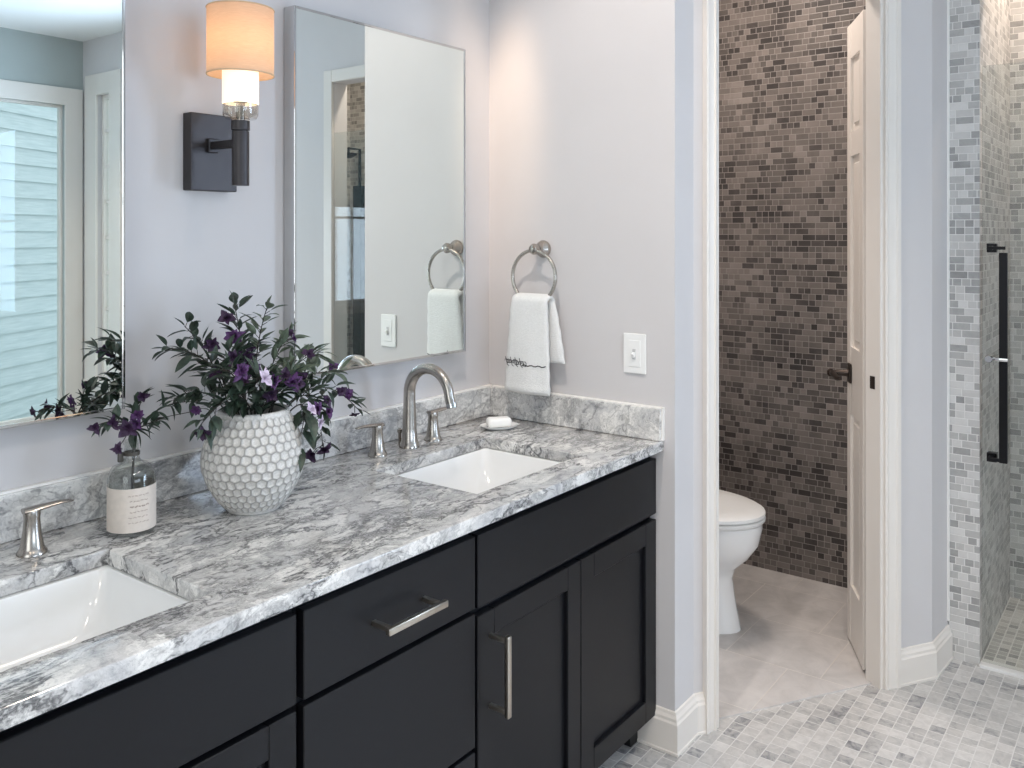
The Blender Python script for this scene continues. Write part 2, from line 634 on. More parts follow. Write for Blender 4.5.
struct('floor', box(B(), XM - 0.1, 1.0, YM - 0.1, 0.0, -0.06, 0.0), TILE_FLOOR)
struct('ceiling', box(B(), XM - 0.1, 1.75, YM - 0.1, 0.3, CEIL, CEIL + 0.06), CEILP)
struct('wall_back', box(B(), XM - 0.1, 0.0, 0.0, 0.1, 0.0, CEIL), PAINT)
bm = prism(B(), [(0.0, 0.1), (0.0, DY), (DX, DY), D(S1), D(S1, TW), (0.12, DY + 0.12), (0.12, 0.1)], 0.0, CEIL)
struct('wall_right', bm, PAINT)
bm = prism(B(), [D(S2), D(S4), (SHX + 0.008, WY), (SHX + 0.008, PY1 + 0.008), (1.75, PY1 + 0.008), (1.75, -1.03), (0.85, -1.0), D(S2 + 0.02, TW), D(S2, TW)], 0.0, CEIL)
struct('wall_door_side', bm, PAINT)
HZ = 2.078
bm = prism(B(), [D(S1), D(S2), D(S2, TW), D(S1, TW)], HZ, CEIL)
struct('wall_over_door', bm, PAINT)
# toilet room
struct('wall_toilet_back', box(B(), 1.345, 1.44, -1.03, 0.25, 0.0, CEIL), TILE_DARK)
struct('wall_toilet_left', box(B(), 0.12, 1.345, 0.15, 0.25, 0.0, CEIL), PAINT_WARM)
bm = prism(B(), [D(S1 - 0.03, 0.03), D(S2 + 0.03, 0.03), (0.85, -0.99), (1.345, -1.02), (1.345, 0.15), (0.115, 0.15), (0.115, -0.5)], 0.0, 0.004)
struct('floor_toilet', bm, TILE_TFLOOR)
# shower
struct('wall_shower_front', box(B(), SHX, SHX + 0.012, PY1, PY0, 0.0, CEIL), TILE_L_YZ)
struct('wall_shower_side', box(B(), SHX + 0.0005, 1.63, PY1 - 0.0005, PY1 + 0.009, 0.0, CEIL), TILE_L_XZ)
struct('wall_shower_back', box(B(), 1.63, 1.75, -2.55, PY1, 0.0, CEIL), TILE_L_YZ)
struct('wall_shower_end', box(B(), 1.02, 1.63, -2.55, -2.47, 0.0, CEIL), TILE_L_XZ)
struct('floor_shower', box(B(), 1.0, 1.63, -2.47, PY1, -0.04, 0.003), TILE_SH_FLOOR)
struct('trim_threshold', box(B(), 0.975, 1.03, -1.905, PY1 - 0.001, -0.01, 0.009, 0.002), plain('marble_threshold', rgb(226, 225, 223), 0.3, noise=0.04, nscale=8))
OPY = -1.905
OPZ = 2.135
bm = box(B(), 1.0, 1.09, YM, OPY, 0.0, CEIL)
# leave room for the side window near the far corner
W2Y0, W2Y1, W2Z0, W2Z1 = -4.30, -4.12, 0.35, 2.30
bm.free()
bm = B()
box(bm, 1.0, 1.09, YM, W2Y0, 0.0, CEIL)
box(bm, 1.0, 1.09, W2Y0, W2Y1, 0.0, W2Z0)
box(bm, 1.0, 1.09, W2Y0, W2Y1, W2Z1, CEIL)
W5Y0, W5Y1, W5Z0, W5Z1 = -3.60, -2.60, 0.7, 2.2
box(bm, 1.0, 1.09, W2Y1, W5Y0, 0.0, CEIL)
box(bm, 1.0, 1.09, W5Y0, W5Y1, 0.0, W5Z0)
box(bm, 1.0, 1.09, W5Y0, W5Y1, W5Z1, CEIL)
box(bm, 1.0, 1.09, W5Y1, OPY, 0.0, CEIL)
box(bm, 1.0, 1.09, OPY, PY1, OPZ, CEIL)
struct('wall_shower', bm, PAINT)
# window wall behind the camera
W1X0, W1X1, W1Z0, W1Z1 = -0.30, 0.875, 0.10, 2.235
W3X0, W3X1, W3Z0, W3Z1 = -2.55, -0.55, 0.7, 2.3
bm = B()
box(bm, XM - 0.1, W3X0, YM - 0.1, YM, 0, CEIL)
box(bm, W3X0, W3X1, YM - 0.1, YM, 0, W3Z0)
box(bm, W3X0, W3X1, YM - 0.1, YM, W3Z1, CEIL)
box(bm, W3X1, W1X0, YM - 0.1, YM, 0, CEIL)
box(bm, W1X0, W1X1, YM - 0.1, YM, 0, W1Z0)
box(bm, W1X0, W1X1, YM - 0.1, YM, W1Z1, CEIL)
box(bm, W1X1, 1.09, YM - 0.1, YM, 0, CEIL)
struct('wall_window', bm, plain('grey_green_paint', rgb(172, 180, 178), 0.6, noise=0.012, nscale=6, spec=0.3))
W4Y0, W4Y1, W4Z0, W4Z1 = -2.35, -0.85, 0.75, 2.25
bm = B()
box(bm, XM - 0.1, XM, YM, W4Y0, 0, CEIL)
box(bm, XM - 0.1, XM, W4Y0, W4Y1, 0, W4Z0)
box(bm, XM - 0.1, XM, W4Y0, W4Y1, W4Z1, CEIL)
box(bm, XM - 0.1, XM, W4Y1, 0.0, 0, CEIL)
struct('wall_left', bm, PAINT)


def window(name, axis, a0, a1, z0, z1, p, nrm, muntins=0, cw=0.10, bars_v=0, sw=0.035):
    """casing (the root), sash and pane. axis 'x': lies in the plane y=p; axis 'y': in the plane x=p. nrm: +1/-1 room side"""
    def bx(bm, u0, u1, w0, w1, zz0, zz1, bev=0.0):
        if axis == 'x':
            return box(bm, u0, u1, p + nrm * w0, p + nrm * w1, zz0, zz1, bev)
        return box(bm, p + nrm * w0, p + nrm * w1, u0, u1, zz0, zz1, bev)
    bm = B()
    bx(bm, a0 - cw, a0 + 0.004, 0, 0.018, z0 - 0.09, z1 + cw, 0.003)
    bx(bm, a1 - 0.004, a1 + cw, 0, 0.018, z0 - 0.09, z1 + cw, 0.003)
    bx(bm, a0 - 0.004, a1 + 0.004, 0, 0.018, z1 - 0.004, z1 + cw, 0.003)
    bx(bm, a0 - cw - 0.0, a1 + cw, 0, 0.03, z0 - 0.03, z0, 0.004)
    bx(bm, a0 - 0.004, a1 + 0.004, 0, 0.015, z0 - 0.09, z0 - 0.03, 0.003)
    root = struct(name, bm, TRIM)
    bm = B()
    t = sw
    bx(bm, a0, a0 + t, -0.07, -0.03, z0, z1, 0.003)
    bx(bm, a1 - t, a1, -0.07, -0.03, z0, z1, 0.003)
    bx(bm, a0 + t, a1 - t, -0.07, -0.03, z1 - t, z1, 0.003)
    bx(bm, a0 + t, a1 - t, -0.07, -0.03, z0, z0 + t, 0.003)
    for i in range(muntins):
        z = z0 + (z1 - z0) * (i + 1) / (muntins + 1)
        bx(bm, a0 + t, a1 - t, -0.06, -0.04, z - 0.011, z + 0.011)
    for i in range(bars_v):
        u = a0 + (a1 - a0) * (i + 1) / (bars_v + 1)
        bx(bm, u - 0.011, u + 0.011, -0.06, -0.04, z0 + t, z1 - t)
    obj('sash', bm, TRIM, root)
    obj('pane', bx(B(), a0 + t, a1 - t, -0.053, -0.047, z0 + t, z1 - t), GLASS, root)
    return root


window('window_1', 'x', W1X0, W1X1, W1Z0, W1Z1, YM, 1, 0, 0.115, 0, 0.02)
window('window_2', 'y', W2Y0, W2Y1, W2Z0, W2Z1, 1.0, -1, 7, 0.14, 0, 0.03)
window('added_window_3', 'x', W3X0, W3X1, W3Z0, W3Z1, YM, 1, 1, 0.10, 1)  # unseen window, added to carry the far fill light
window('added_window_5', 'y', W5Y0, W5Y1, W5Z0, W5Z1, 1.0, -1, 1, 0.10, 1)  # unseen window, added so cool fill light reaches the door pillar
window('window_4', 'y', W4Y0, W4Y1, W4Z0, W4Z1, XM, 1, 1, 0.10, 1)

# neighbouring house wall of lap siding, outside window_1
bm = B()
su = Vector((0.876, -0.482))
sn = Vector((0.482, 0.876))
sc = Vector((0.35, -6.35))
lap = 0.157
for i in range(32):
    z = -1.45 + i * lap
    a = sc - su * 4.0
    b = sc + su * 4.0
    q = [(0.0, z), (0.028, z), (0.008, z + lap), (0.0, z + lap)]
    t = bmesh.new()
    ra = [t.verts.new((a.x + sn.x * o, a.y + sn.y * o, zz)) for o, zz in q]
    rb = [t.verts.new((b.x + sn.x * o, b.y + sn.y * o, zz)) for o, zz in q]
    for j in range(4):
        t.faces.new((ra[j], ra[(j + 1) % 4], rb[(j + 1) % 4], rb[j]))
    t.faces.new(ra)
    t.faces.new(list(reversed(rb)))
    merge(bm, t)
struct('wall_neighbour_house', bm, SIDING)
struct('ground_outside', box(B(), -9, 8, -14, YM - 0.12, -1.7, -1.4), plain('lawn', rgb(96, 108, 84), 0.9, noise=0.2, nscale=3))

# baseboards
BASE = [(0.0, 0.0), (0.017, 0.0), (0.017, 0.006), (0.0145, 0.008), (0.0145, 0.078), (0.011, 0.083), (0.0105, 0.090), (0.006, 0.097), (0.004, 0.104), (0.0, 0.106)]
struct('baseboard_right', mold(B(), [(0.0, -0.40), (0.0, DY), (DX, DY), D(S0)], BASE), TRIM)
struct('baseboard_door', mold(B(), [D(S3), D(S4), (SHX - 0.001, WY)], BASE), TRIM)
struct('baseboard_shower', mold(B(), [(1.0, OPY - 0.07), (1.0, W2Y1 + 0.2), (1.0, YM), (W1X1 + 0.1, YM), (XM, YM), (XM, 0.0), (-1.95, 0.0)], BASE), TRIM)

# door casing
CASE = [(0.0, 0.0), (0.0, 0.012), (0.006, 0.016), (0.012, 0.012), (0.020, 0.013), (0.036, 0.016), (0.041, 0.020), (0.052, 0.020), (0.052, 0.0)]


def casing(s_in, sgn, z0, z1, w=0.052):
    poly = []
    for a, b in CASE:
        poly.append(D(s_in - sgn * a * w / 0.052, -b))
    return prism(B(), poly, z0, z1)


struct('trim_1', casing(S1, 1, 0.0, HZ + 0.052, S1 - S0), TRIM)
struct('trim_2', casing(S2, -1, 0.0, HZ + 0.052), TRIM)
bm = prism(B(), [D(S1), D(S1, -0.014), D(S2, -0.014), D(S2)], HZ, HZ + 0.052)
struct('trim_3', bm, TRIM)
bm = B()
prism(bm, [D(S1, -0.004), D(S1 + 0.012, -0.004), D(S1 + 0.012, TW), D(S1, TW)], 0.0, HZ)
prism(bm, [D(S2 - 0.012, -0.004), D(S2, -0.004), D(S2, TW), D(S2 - 0.012, TW)], 0.0, HZ)
prism(bm, [D(S1 + 0.012, -0.004), D(S2 - 0.012, -0.004), D(S2 - 0.012, TW), D(S1 + 0.012, TW)], HZ - 0.012, HZ)
jamb = struct('trim_4', bm, TRIM)
# dark strike plate in the jamb
c = Vector(D(S2 - 0.0125, 0.027))
M = Matrix.Translation((c.x, c.y, 0.903)) @ Matrix.Rotation(DA, 4, 'Z')
bm = box(B(), -0.0012, 0.001, -0.0095, 0.0095, -0.019, 0.019, 0.0005, M=M)
obj('strike_plate', bm, DBRONZE, jamb)
# white casing of the shower opening's far side and head, seen in the mirror
bm = B()
box(bm, 0.982, 1.0, OPY - 0.062, OPY, 0.0, OPZ + 0.062, 0.004)
box(bm, 0.982, 1.0, OPY, PY1 + 0.03, OPZ, OPZ + 0.062, 0.004)
struct('trim_5', bm, TRIM)
struct('trim_6', box(B(), 0.983, 0.9935, PY0 - 0.002, PY0 + 0.005, 0.118, CEIL, 0.001), CAULK)

# door leaf folded back into the toilet room
dh = Vector((0.714, -0.893))
da = math.atan2(0.11, 0.216)
DL = 0.238
Md = Matrix.Translation((dh.x, dh.y, 0.0)) @ Matrix.Rotation(da, 4, 'Z')
bm = B()
st = 0.05
box(bm, 0, st, -0.034, 0.0, 0.012, 2.034, 0.002, M=Md)
box(bm, DL - st, DL, -0.034, 0.0, 0.012, 2.034, 0.002, M=Md)
rails = [(0.012, 0.20), (0.76, 0.98), (1.60, 1.68), (1.92, 2.034)]
for a, b in rails:
    box(bm, st, DL - st, -0.033, -0.001, a, b, 0.001, M=Md)
door = struct('door_1', bm, TRIM)
for a, b in [(0.20, 0.76), (0.98, 1.60), (1.68, 1.92)]:
    bm = box(B(), st - 0.002, DL - st + 0.002, -0.026, -0.010, a - 0.002, b + 0.002, M=Md)
    box(bm, st + 0.022, DL - st - 0.022, -0.029, -0.005, a + 0.022, b - 0.022, 0.0045, 1, M=Md)
    obj('door_panel', bm, TRIM, door)
hz = 0.893
bm = B()
box(bm, DL - 0.075, DL - 0.035, 0.0, 0.008, hz - 0.032, hz + 0.032, 0.004, M=Md)
Mh = Md @ Matrix.Translation((DL - 0.055, 0.008, hz)) @ Matrix.Rotation(radians(-90), 4, 'X')
lathe(bm, [(0.014, 0.0), (0.011, 0.006), (0.009, 0.045), (0.013, 0.05), (0.013, 0.06), (0.006, 0.066)], n=20, M=Mh)
pts = [Md @ Vector(p) for p in [(DL - 0.055, 0.058, hz), (DL - 0.10, 0.062, hz + 0.004), (DL - 0.15, 0.058, hz - 0.004), (DL - 0.165, 0.054, hz - 0.002)]]
tube(bm, pts, [0.010, 0.009, 0.0075, 0.006], 10)
obj('door_handle', bm, DBRONZE, door, smooth=40)

# ------------------------------------------------------------------ vanity
ZC, TH = 0.806, 0.0265
CF = -0.586            # counter front
YF = -0.565            # cabinet door faces
X0 = -1.95


def shaker(bm, x0, x1, z0, z1, y, fr=0.052, rec=0.010, th=0.018):
    box(bm, x0, x0 + fr, y, y + th, z0, z1, 0.0015, 1)
    box(bm, x1 - fr, x1, y, y + th, z0, z1, 0.0015, 1)
    box(bm, x0 + fr, x1 - fr, y, y + th, z1 - fr, z1, 0.0015, 1)
    box(bm, x0 + fr, x1 - fr, y, y + th, z0, z0 + fr, 0.0015, 1)
    box(bm, x0 + fr - 0.003, x1 - fr + 0.003, y + rec, y + th, z0 + fr - 0.003, z1 - fr + 0.003)
    return bm


def pull(cx, cz, L, vertical, y, parent):
    bm = B()
    w, d = 0.012, 0.040
    if vertical:
        box(bm, cx - w / 2, cx + w / 2, y - d - 0.010, y - d, cz - L / 2, cz + L / 2, 0.0015)
        for s in (-1, 1):
            zz = cz + s * (L / 2 - 0.010)
            box(bm, cx - 0.0045, cx + 0.0045, y - d - 0.001, y + 0.001, zz - 0.0045, zz + 0.0045, 0.001)
    else:
        box(bm, cx - L / 2, cx + L / 2, y - d - 0.010, y - d, cz - w / 2, cz + w / 2, 0.0015)
        for s in (-1, 1):
            xx = cx + s * (L / 2 - 0.012)
            box(bm, xx - 0.0045, xx + 0.0045, y - d - 0.001, y + 0.001, cz - 0.0045, cz + 0.0045, 0.001)
    return obj('handle', bm, PULL, parent, smooth=30)


ZT = ZC - TH - 0.0005
FY = YF + 0.0195        # face frame plane


def carcass(x0, x1, end_right=False):
    bm = B()
    t = 0.018
    box(bm, x0, x0 + t, FY, -0.03, 0.075, ZT)
    box(bm, x1 - t, x1, FY, -0.03, 0.075, ZT)
    box(bm, x0 + t, x1 - t, FY, -0.03, 0.09, 0.108)
    box(bm, x0 + t, x1 - t, -0.045, -0.03, 0.108, ZT)
    box(bm, x0 + t, x1 - t, FY, FY + 0.02, ZT - 0.03, ZT)
    box(bm, x0 + t, x1 - t, FY, FY + 0.02, 0.592, 0.612)
    return bm


# right sink base
R0, R1 = -0.747, -0.002
cab = thing('sink_cabinet', 'black sink cabinet with two doors beside the light switch wall', 'cabinet', ((R0 + R1) / 2, -0.3, 0), 'vanity cabinets')
obj('body', carcass(R0, R1), BLACK, cab)
obj('false_front', box(B(), R0 + 0.003, R1 - 0.002, YF, YF + 0.018, 0.612, 0.757, 0.0015, 1), BLACK, cab)
d1 = obj('door', shaker(B(), R0 + 0.003, -0.372, 0.082, 0.597, YF), BLACK, cab)
pull(-0.706, 0.478, 0.160, True, YF, d1)
obj('door', shaker(B(), -0.369, R1 - 0.002, 0.082, 0.597, YF, 0.056), BLACK, cab)
obj('toe_kick', box(B(), R0, R1 - 0.02, FY + 0.06, FY + 0.075, 0.0, 0.09), DARK, cab)
bm = B()
t = bmesh.new()
prof = [(-0.012, 0.082), (-0.012, 0.0), (-0.05, 0.0), (-0.058, 0.03), (-0.075, 0.052), (-0.105, 0.065), (-0.13, 0.082)]
va = [t.verts.new((x, FY + 0.03, z)) for x, z in prof]
vb = [t.verts.new((x, FY + 0.055, z)) for x, z in prof]
for j in range(len(prof)):
    t.faces.new((va[j], va[(j + 1) % len(prof)], vb[(j + 1) % len(prof)], vb[j]))
t.faces.new(va)
t.faces.new(list(reversed(vb)))
merge(bm, t)
obj('foot', bm, DARK, cab)
# drawer unit
Q0, Q1 = -1.180, -0.749
cab = thing('drawer_cabinet', 'black drawer cabinet between the two sink cabinets, with one bar pull showing', 'cabinet', ((Q0 + Q1) / 2, -0.3, 0), 'vanity cabinets')
obj('body', carcass(Q0, Q1), BLACK, cab)
d1 = obj('drawer', box(B(), Q0 + 0.006, Q1 - 0.003, YF, YF + 0.018, 0.616, 0.757, 0.0015, 1), BLACK, cab)
pull(-0.962, 0.685, 0.148, False, YF, d1)
obj('drawer', box(B(), Q0 + 0.006, Q1 - 0.003, YF, YF + 0.018, 0.345, 0.606, 0.0015, 1), BLACK, cab)
obj('drawer', box(B(), Q0 + 0.006, Q1 - 0.003, YF, YF + 0.018, 0.082, 0.336, 0.0015, 1), BLACK, cab)
obj('toe_kick', box(B(), Q0, Q1, FY + 0.06, FY + 0.075, 0.0, 0.09), DARK, cab)
# left sink base
L0, L1 = X0 + 0.01, -1.182
cab = thing('sink_cabinet', 'black sink cabinet at the lower left corner, below the nearer sink', 'cabinet', ((L0 + L1) / 2, -0.3, 0), 'vanity cabinets')
obj('body', carcass(L0, L1), BLACK, cab)
obj('false_front', box(B(), L0 + 0.003, L1 - 0.006, YF, YF + 0.018, 0.616, 0.757, 0.0015, 1), BLACK, cab)
obj('door', shaker(B(), L0 + 0.003, -1.565, 0.082, 0.606, YF), BLACK, cab)
obj('door', shaker(B(), -1.562, L1 - 0.006, 0.082, 0.606, YF), BLACK, cab)
obj('toe_kick', box(B(), L0, L1, FY + 0.06, FY + 0.075, 0.0, 0.09), DARK, cab)

# countertop with the two sink cut-outs
SKR = (-0.660, -0.258, -0.490, -0.190)
SKL = (-1.690, -1.292, -0.497, -0.194)


def slab(xs, ys, z0, z1, holes):
    bm = B()
    vt, vbm = {}, {}
    for i, x in enumerate(xs):
        for j, y in enumerate(ys):
            vt[i, j] = bm.verts.new((x, y, z1))
            vbm[i, j] = bm.verts.new((x, y, z0))
    solid = {(i, j) for i in range(len(xs) - 1) for j in range(len(ys) - 1) if (i, j) not in holes}
    for i, j in solid:
        bm.faces.new((vt[i, j], vt[i + 1, j], vt[i + 1, j + 1], vt[i, j + 1]))
        bm.faces.new((vbm[i, j], vbm[i, j + 1], vbm[i + 1, j + 1], vbm[i + 1, j]))
        for di, dj, a, b in ((-1, 0, (i, j), (i, j + 1)), (1, 0, (i + 1, j), (i + 1, j + 1)), (0, -1, (i, j), (i + 1, j)), (0, 1, (i, j + 1), (i + 1, j + 1))):
            if (i + di, j + dj) not in solid:
                bm.faces.new((vt[a], vt[b], vbm[b], vbm[a]))
    bmesh.ops.recalc_face_normals(bm, faces=bm.faces)
    for v in [v for v in bm.verts if not v.link_faces]:
        bm.verts.remove(v)
    ed = [e for e in bm.edges if len(e.link_faces) == 2 and e.calc_face_angle() > 0.5]
    bmesh.ops.bevel(bm, geom=ed, offset=0.002, segments=3, profile=0.5, affect='EDGES')
    return bm


ys = [CF, -0.4935, -0.192, 0.0]
bm = slab([X0, SKL[0], SKL[1], SKR[0], SKR[1], -0.0005], ys, ZC - TH, ZC, {(1, 1), (3, 1)})
ct = obj('countertop', bm, GRANITE, smooth=30)
tag(ct, 'grey and white veined stone countertop with two sink cut-outs', 'countertop')
HB = 0.0835
bs = thing('backsplash', 'long veined stone backsplash under the two mirrors', 'backsplash', (-1.0, 0, ZC))
obj('stone', box(B(), X0, -0.0005, -0.02, -0.0005, ZC + 0.0003, ZC + HB, 0.0015, 2), GRANITE_B, bs)
obj('caulk', box(B(), X0, -0.0005, -0.012, -0.0003, ZC + HB - 0.001, ZC + HB + 0.004, 0.001), CAULK, bs)
bs = thing('backsplash', 'short veined stone side splash below the towel and light switch', 'backsplash', (0, -0.3, ZC))
obj('stone', box(B(), -0.02, -0.0005, CF + 0.002, -0.0202, ZC + 0.0003, ZC + HB, 0.0015, 2), GRANITE_B, bs)
bm = box(B(), -0.012, -0.0003, CF - 0.002, -0.021, ZC + HB - 0.001, ZC + HB + 0.004, 0.001)
box(bm, -0.012, -0.0003, CF - 0.003, CF + 0.002, ZC + 0.001, ZC + HB + 0.004, 0.001)
obj('caulk', bm, CAULK, bs)


def rrect(x0, x1, y0, y1, r, n=5):
    pts = []
    for cx, cy, a0 in ((x1 - r, y1 - r, 0), (x0 + r, y1 - r, 90), (x0 + r, y0 + r, 180), (x1 - r, y0 + r, 270)):
        for k in range(n + 1):
            a = radians(a0 + 90 * k / n)
            pts.append((cx + r * cos(a), cy + r * sin(a)))
    return pts


def basin(sk, label):
    x0, x1, y0, y1 = sk
    zt = ZC - TH - 0.0008
    root = thing('sink', label, 'sink', ((x0 + x1) / 2, (y0 + y1) / 2, zt), None)
    bm = B()
    lv = [(-0.018, 0.0, 0.02), (0.004, 0.0, 0.016), (0.006, -0.004, 0.018), (0.014, -0.035, 0.028), (0.034, -0.085, 0.04), (0.06, -0.108, 0.045), (0.105, -0.118, 0.04)]
    rings = []
    for ins, dz, r in lv:
        rings.append([bm.verts.new((px, py, zt + dz)) for px, py in rrect(x0 + ins, x1 - ins, y0 + ins, y1 - ins, r)])
    for a, b in zip(rings[:-1], rings[1:]):
        for k in range(len(a)):
            bm.faces.new((a[k], b[k], b[(k + 1) % len(a)], a[(k + 1) % len(a)]))
    bm.faces.new(rings[-1])
    # outside skin
    ol = [(-0.018, 0.0, 0.02), (-0.018, -0.012, 0.02), (-0.006, -0.05, 0.03), (0.02, -0.098, 0.04), (0.06, -0.125, 0.05), (0.10, -0.13, 0.04)]
    orr = [rings[0]]
    for ins, dz, r in ol[1:]:
        orr.append([bm.verts.new((px, py, zt + dz)) for px, py in rrect(x0 + ins, x1 - ins, y0 + ins, y1 - ins, r)])
    for a, b in zip(orr[:-1], orr[1:]):
        for k in range(len(a)):
            bm.faces.new((a[k], a[(k + 1) % len(a)], b[(k + 1) % len(a)], b[k]))
    bm.faces.new(list(reversed(orr[-1])))
    obj('basin', bm, CERAMIC, root, smooth=50)
    bm = lathe(B(), [(0.0225, -0.1175), (0.0225, -0.1145), (0.018, -0.113), (0.012, -0.115)], ((x0 + x1) / 2, (y0 + y1) / 2, zt), 32)
    obj('drain', bm, CHROME, root, smooth=40)


basin(SKR, 'white rectangular undermount sink in front of the tall curved faucet')
basin(SKL, 'white rectangular undermount sink at the left edge, nearest the glass bottle')


def faucet(cx, cy, label, lever_r, lever_l):
    root = thing('faucet', label, 'faucet', (cx, cy, ZC))
    bm = B()
    lathe(bm, [(0.026, 0.0), (0.026, 0.004), (0.0235, 0.010), (0.020, 0.02), (0.0178, 0.05), (0.0165, 0.09), (0.0153, 0.12)], (cx, cy, ZC + 0.0003), 32)
    R = 0.067
    zc = ZC + 0.138
    path = [Vector((cx, cy, ZC + 0.118)), Vector((cx, cy, ZC + 0.128))]
    path += arc((cx, cy - R, zc), R, 0, radians(176), 22, (0, 1, 0), (0, 0, 1))
    end = path[-1]
    path += [end + Vector((0, -0.004, -0.012)), end + Vector((0, -0.007, -0.022))]
    nn = len(path)
    tube(bm, path, [0.0153 - 0.0028 * min(1, i / (nn - 5)) for i in range(nn)], 20)
    e2 = path[-1]
    obj('spout', bm, NICKEL, root, smooth=45)
    bm = B()
    tube(bm, [e2 + Vector((0, 0.0005, 0.006)), e2 + Vector((0, -0.002, -0.004))], [0.0135, 0.0135], 20)
    obj('aerator', bm, CHROME, root, smooth=45)
    bm = B()
    lathe(bm, [(0.004, 0.0), (0.004, 0.03), (0.007, 0.033), (0.007, 0.04), (0.003, 0.043)], (cx, cy + 0.034, ZC + 0.0003), 14)
    obj('lift_rod', bm, NICKEL, root, smooth=45)
    for dx, ang in ((lever_r[0], lever_r[1]), (lever_l[0], lever_l[1])):
        hx, hy = cx + dx, cy + 0.004
        bm = B()
        lathe(bm, [(0.024, 0.0), (0.024, 0.003), (0.021, 0.007), (0.0185, 0.012), (0.014, 0.04), (0.0125, 0.06), (0.0135, 0.066), (0.0125, 0.073), (0.006, 0.076)], (hx, hy, ZC + 0.0003), 28)
        hd = obj('handle', bm, NICKEL, root, smooth=45)
        bm = B()
        Mr = Matrix.Translation((hx, hy, ZC + 0.0735)) @ Matrix.Rotation(ang, 4, 'Z')
        t = bmesh.new()
        secs = [(-0.014, 0.011, 0.005, 0.0), (0.0, 0.012, 0.006, 0.0), (0.02, 0.009, 0.0048, 0.002), (0.045, 0.0078, 0.0035, 0.004), (0.062, 0.0072, 0.0028, 0.003), (0.066, 0.005, 0.002, 0.0025)]
        rr = []
        for x, w, h, zo in secs:
            rr.append([t.verts.new((x, w * cos(a), zo + h * sin(a))) for a in [2 * pi * q / 12 for q in range(12)]])
        for a, b in zip(rr[:-1], rr[1:]):
            for q in range(12):
                t.faces.new((a[q], a[(q + 1) % 12], b[(q + 1) % 12], b[q]))
        t.faces.new(rr[-1])
        t.faces.new(list(reversed(rr[0])))
        bmesh.ops.transform(t, matrix=Mr, verts=t.verts)
        merge(bm, t)
        obj('lever', bm, NICKEL, hd, smooth=50)


faucet(-0.453, -0.102, 'brushed nickel faucet with tall curved spout behind the sink below the right mirror', (0.093, radians(-8)), (-0.108, radians(176)))
faucet(-1.520, -0.112, 'brushed nickel faucet at the left edge, only one lever handle in view', (0.142, radians(-6)), (-0.142, radians(178)))

# ------------------------------------------------------------------ mirrors
MD = 0.0386


def mirror(x0, x1, z0, z1, label):
    root = thing('wall_mirror', label, 'mirror', ((x0 + x1) / 2, 0, z0), 'vanity mirrors')
    bm = B()
    f = 0.006
    box(bm, x0, x0 + f, -MD - 0.002, -0.001, z0, z1, 0.0012, 1)
    box(bm, x1 - f, x1, -MD - 0.002, -0.001, z0, z1, 0.0012, 1)
    box(bm, x0 + f, x1 - f, -MD - 0.002, -0.001, z1 - f, z1, 0.0012, 1)
    box(bm, x0 + f, x1 - f, -MD - 0.002, -0.001, z0, z0 + f, 0.0012, 1)
    obj('frame', bm, CHROME, root)
    obj('glass', box(B(), x0 + f, x1 - f, -MD, -MD + 0.004, z0 + f, z1 - f), MIRROR, root)


mirror(-0.768, -0.158, 1.013, 1.8735, 'tall framed mirror beside the corner, reflecting the towel')
mirror(-1.784, -1.174, 1.010, 1.8735, 'framed mirror at the left edge, reflecting a window and siding')

# ------------------------------------------------------------------ sconce
sx, sy = -0.978, -0.13
root = thing('wall_sconce', 'dark bronze wall sconce with glowing drum shade between the mirrors', 'wall lamp', (sx, 0, 1.5))
obj('back_plate', box(B(), -1.027, -0.915, -0.030, -0.0005, 1.438, 1.600, 0.002), BRONZE, root)
bm = B()
box(bm, sx - 0.008, sx + 0.008, sy, -0.030, 1.525, 1.541, 0.002)
box(bm, sx - 0.012, sx + 0.012, -0.038, -0.030, 1.518, 1.548, 0.002)
obj('arm', bm, BRONZE, root)
bm = B()
lathe(bm, [(0.0172, 1.446), (0.0172, 1.556), (0.015, 1.557), (0.015, 1.559), (0.0185, 1.5595), (0.0185, 1.578), (0.010, 1.579)], (sx, sy, 0), 36)
obj('stem', bm, BRONZE, root, smooth=35)
bm = B()
lathe(bm, [(0.009, 1.579), (0.009, 1.615), (0.014, 1.616), (0.014, 1.65)], (sx, sy, 0), 24)
obj('socket', bm, NICKEL, root, smooth=35)
m_frost = emit('frosted_glass_glow', (1.0, 0.80, 0.55, 1), 0.75, rgb(240, 235, 225))
bm = B()
lathe(bm, [(0.036, 1.613), (0.036, 1.70), (0.033, 1.70), (0.033, 1.613)], (sx, sy, 0), 40, cap0=False, cap1=False)
obj('frosted_glass', bm, m_frost, root, smooth=35)
bm = B()
lathe(bm, [(0.018, 1.580), (0.031, 1.582), (0.035, 1.590), (0.035, 1.611), (0.032, 1.611), (0.032, 1.592), (0.018, 1.585)], (sx, sy, 0), 40, cap0=False, cap1=False)
obj('clear_glass', bm, glass_thin('sconce_clear_glass', (0.86, 0.85, 0.83, 1), 1.8), root, smooth=35)
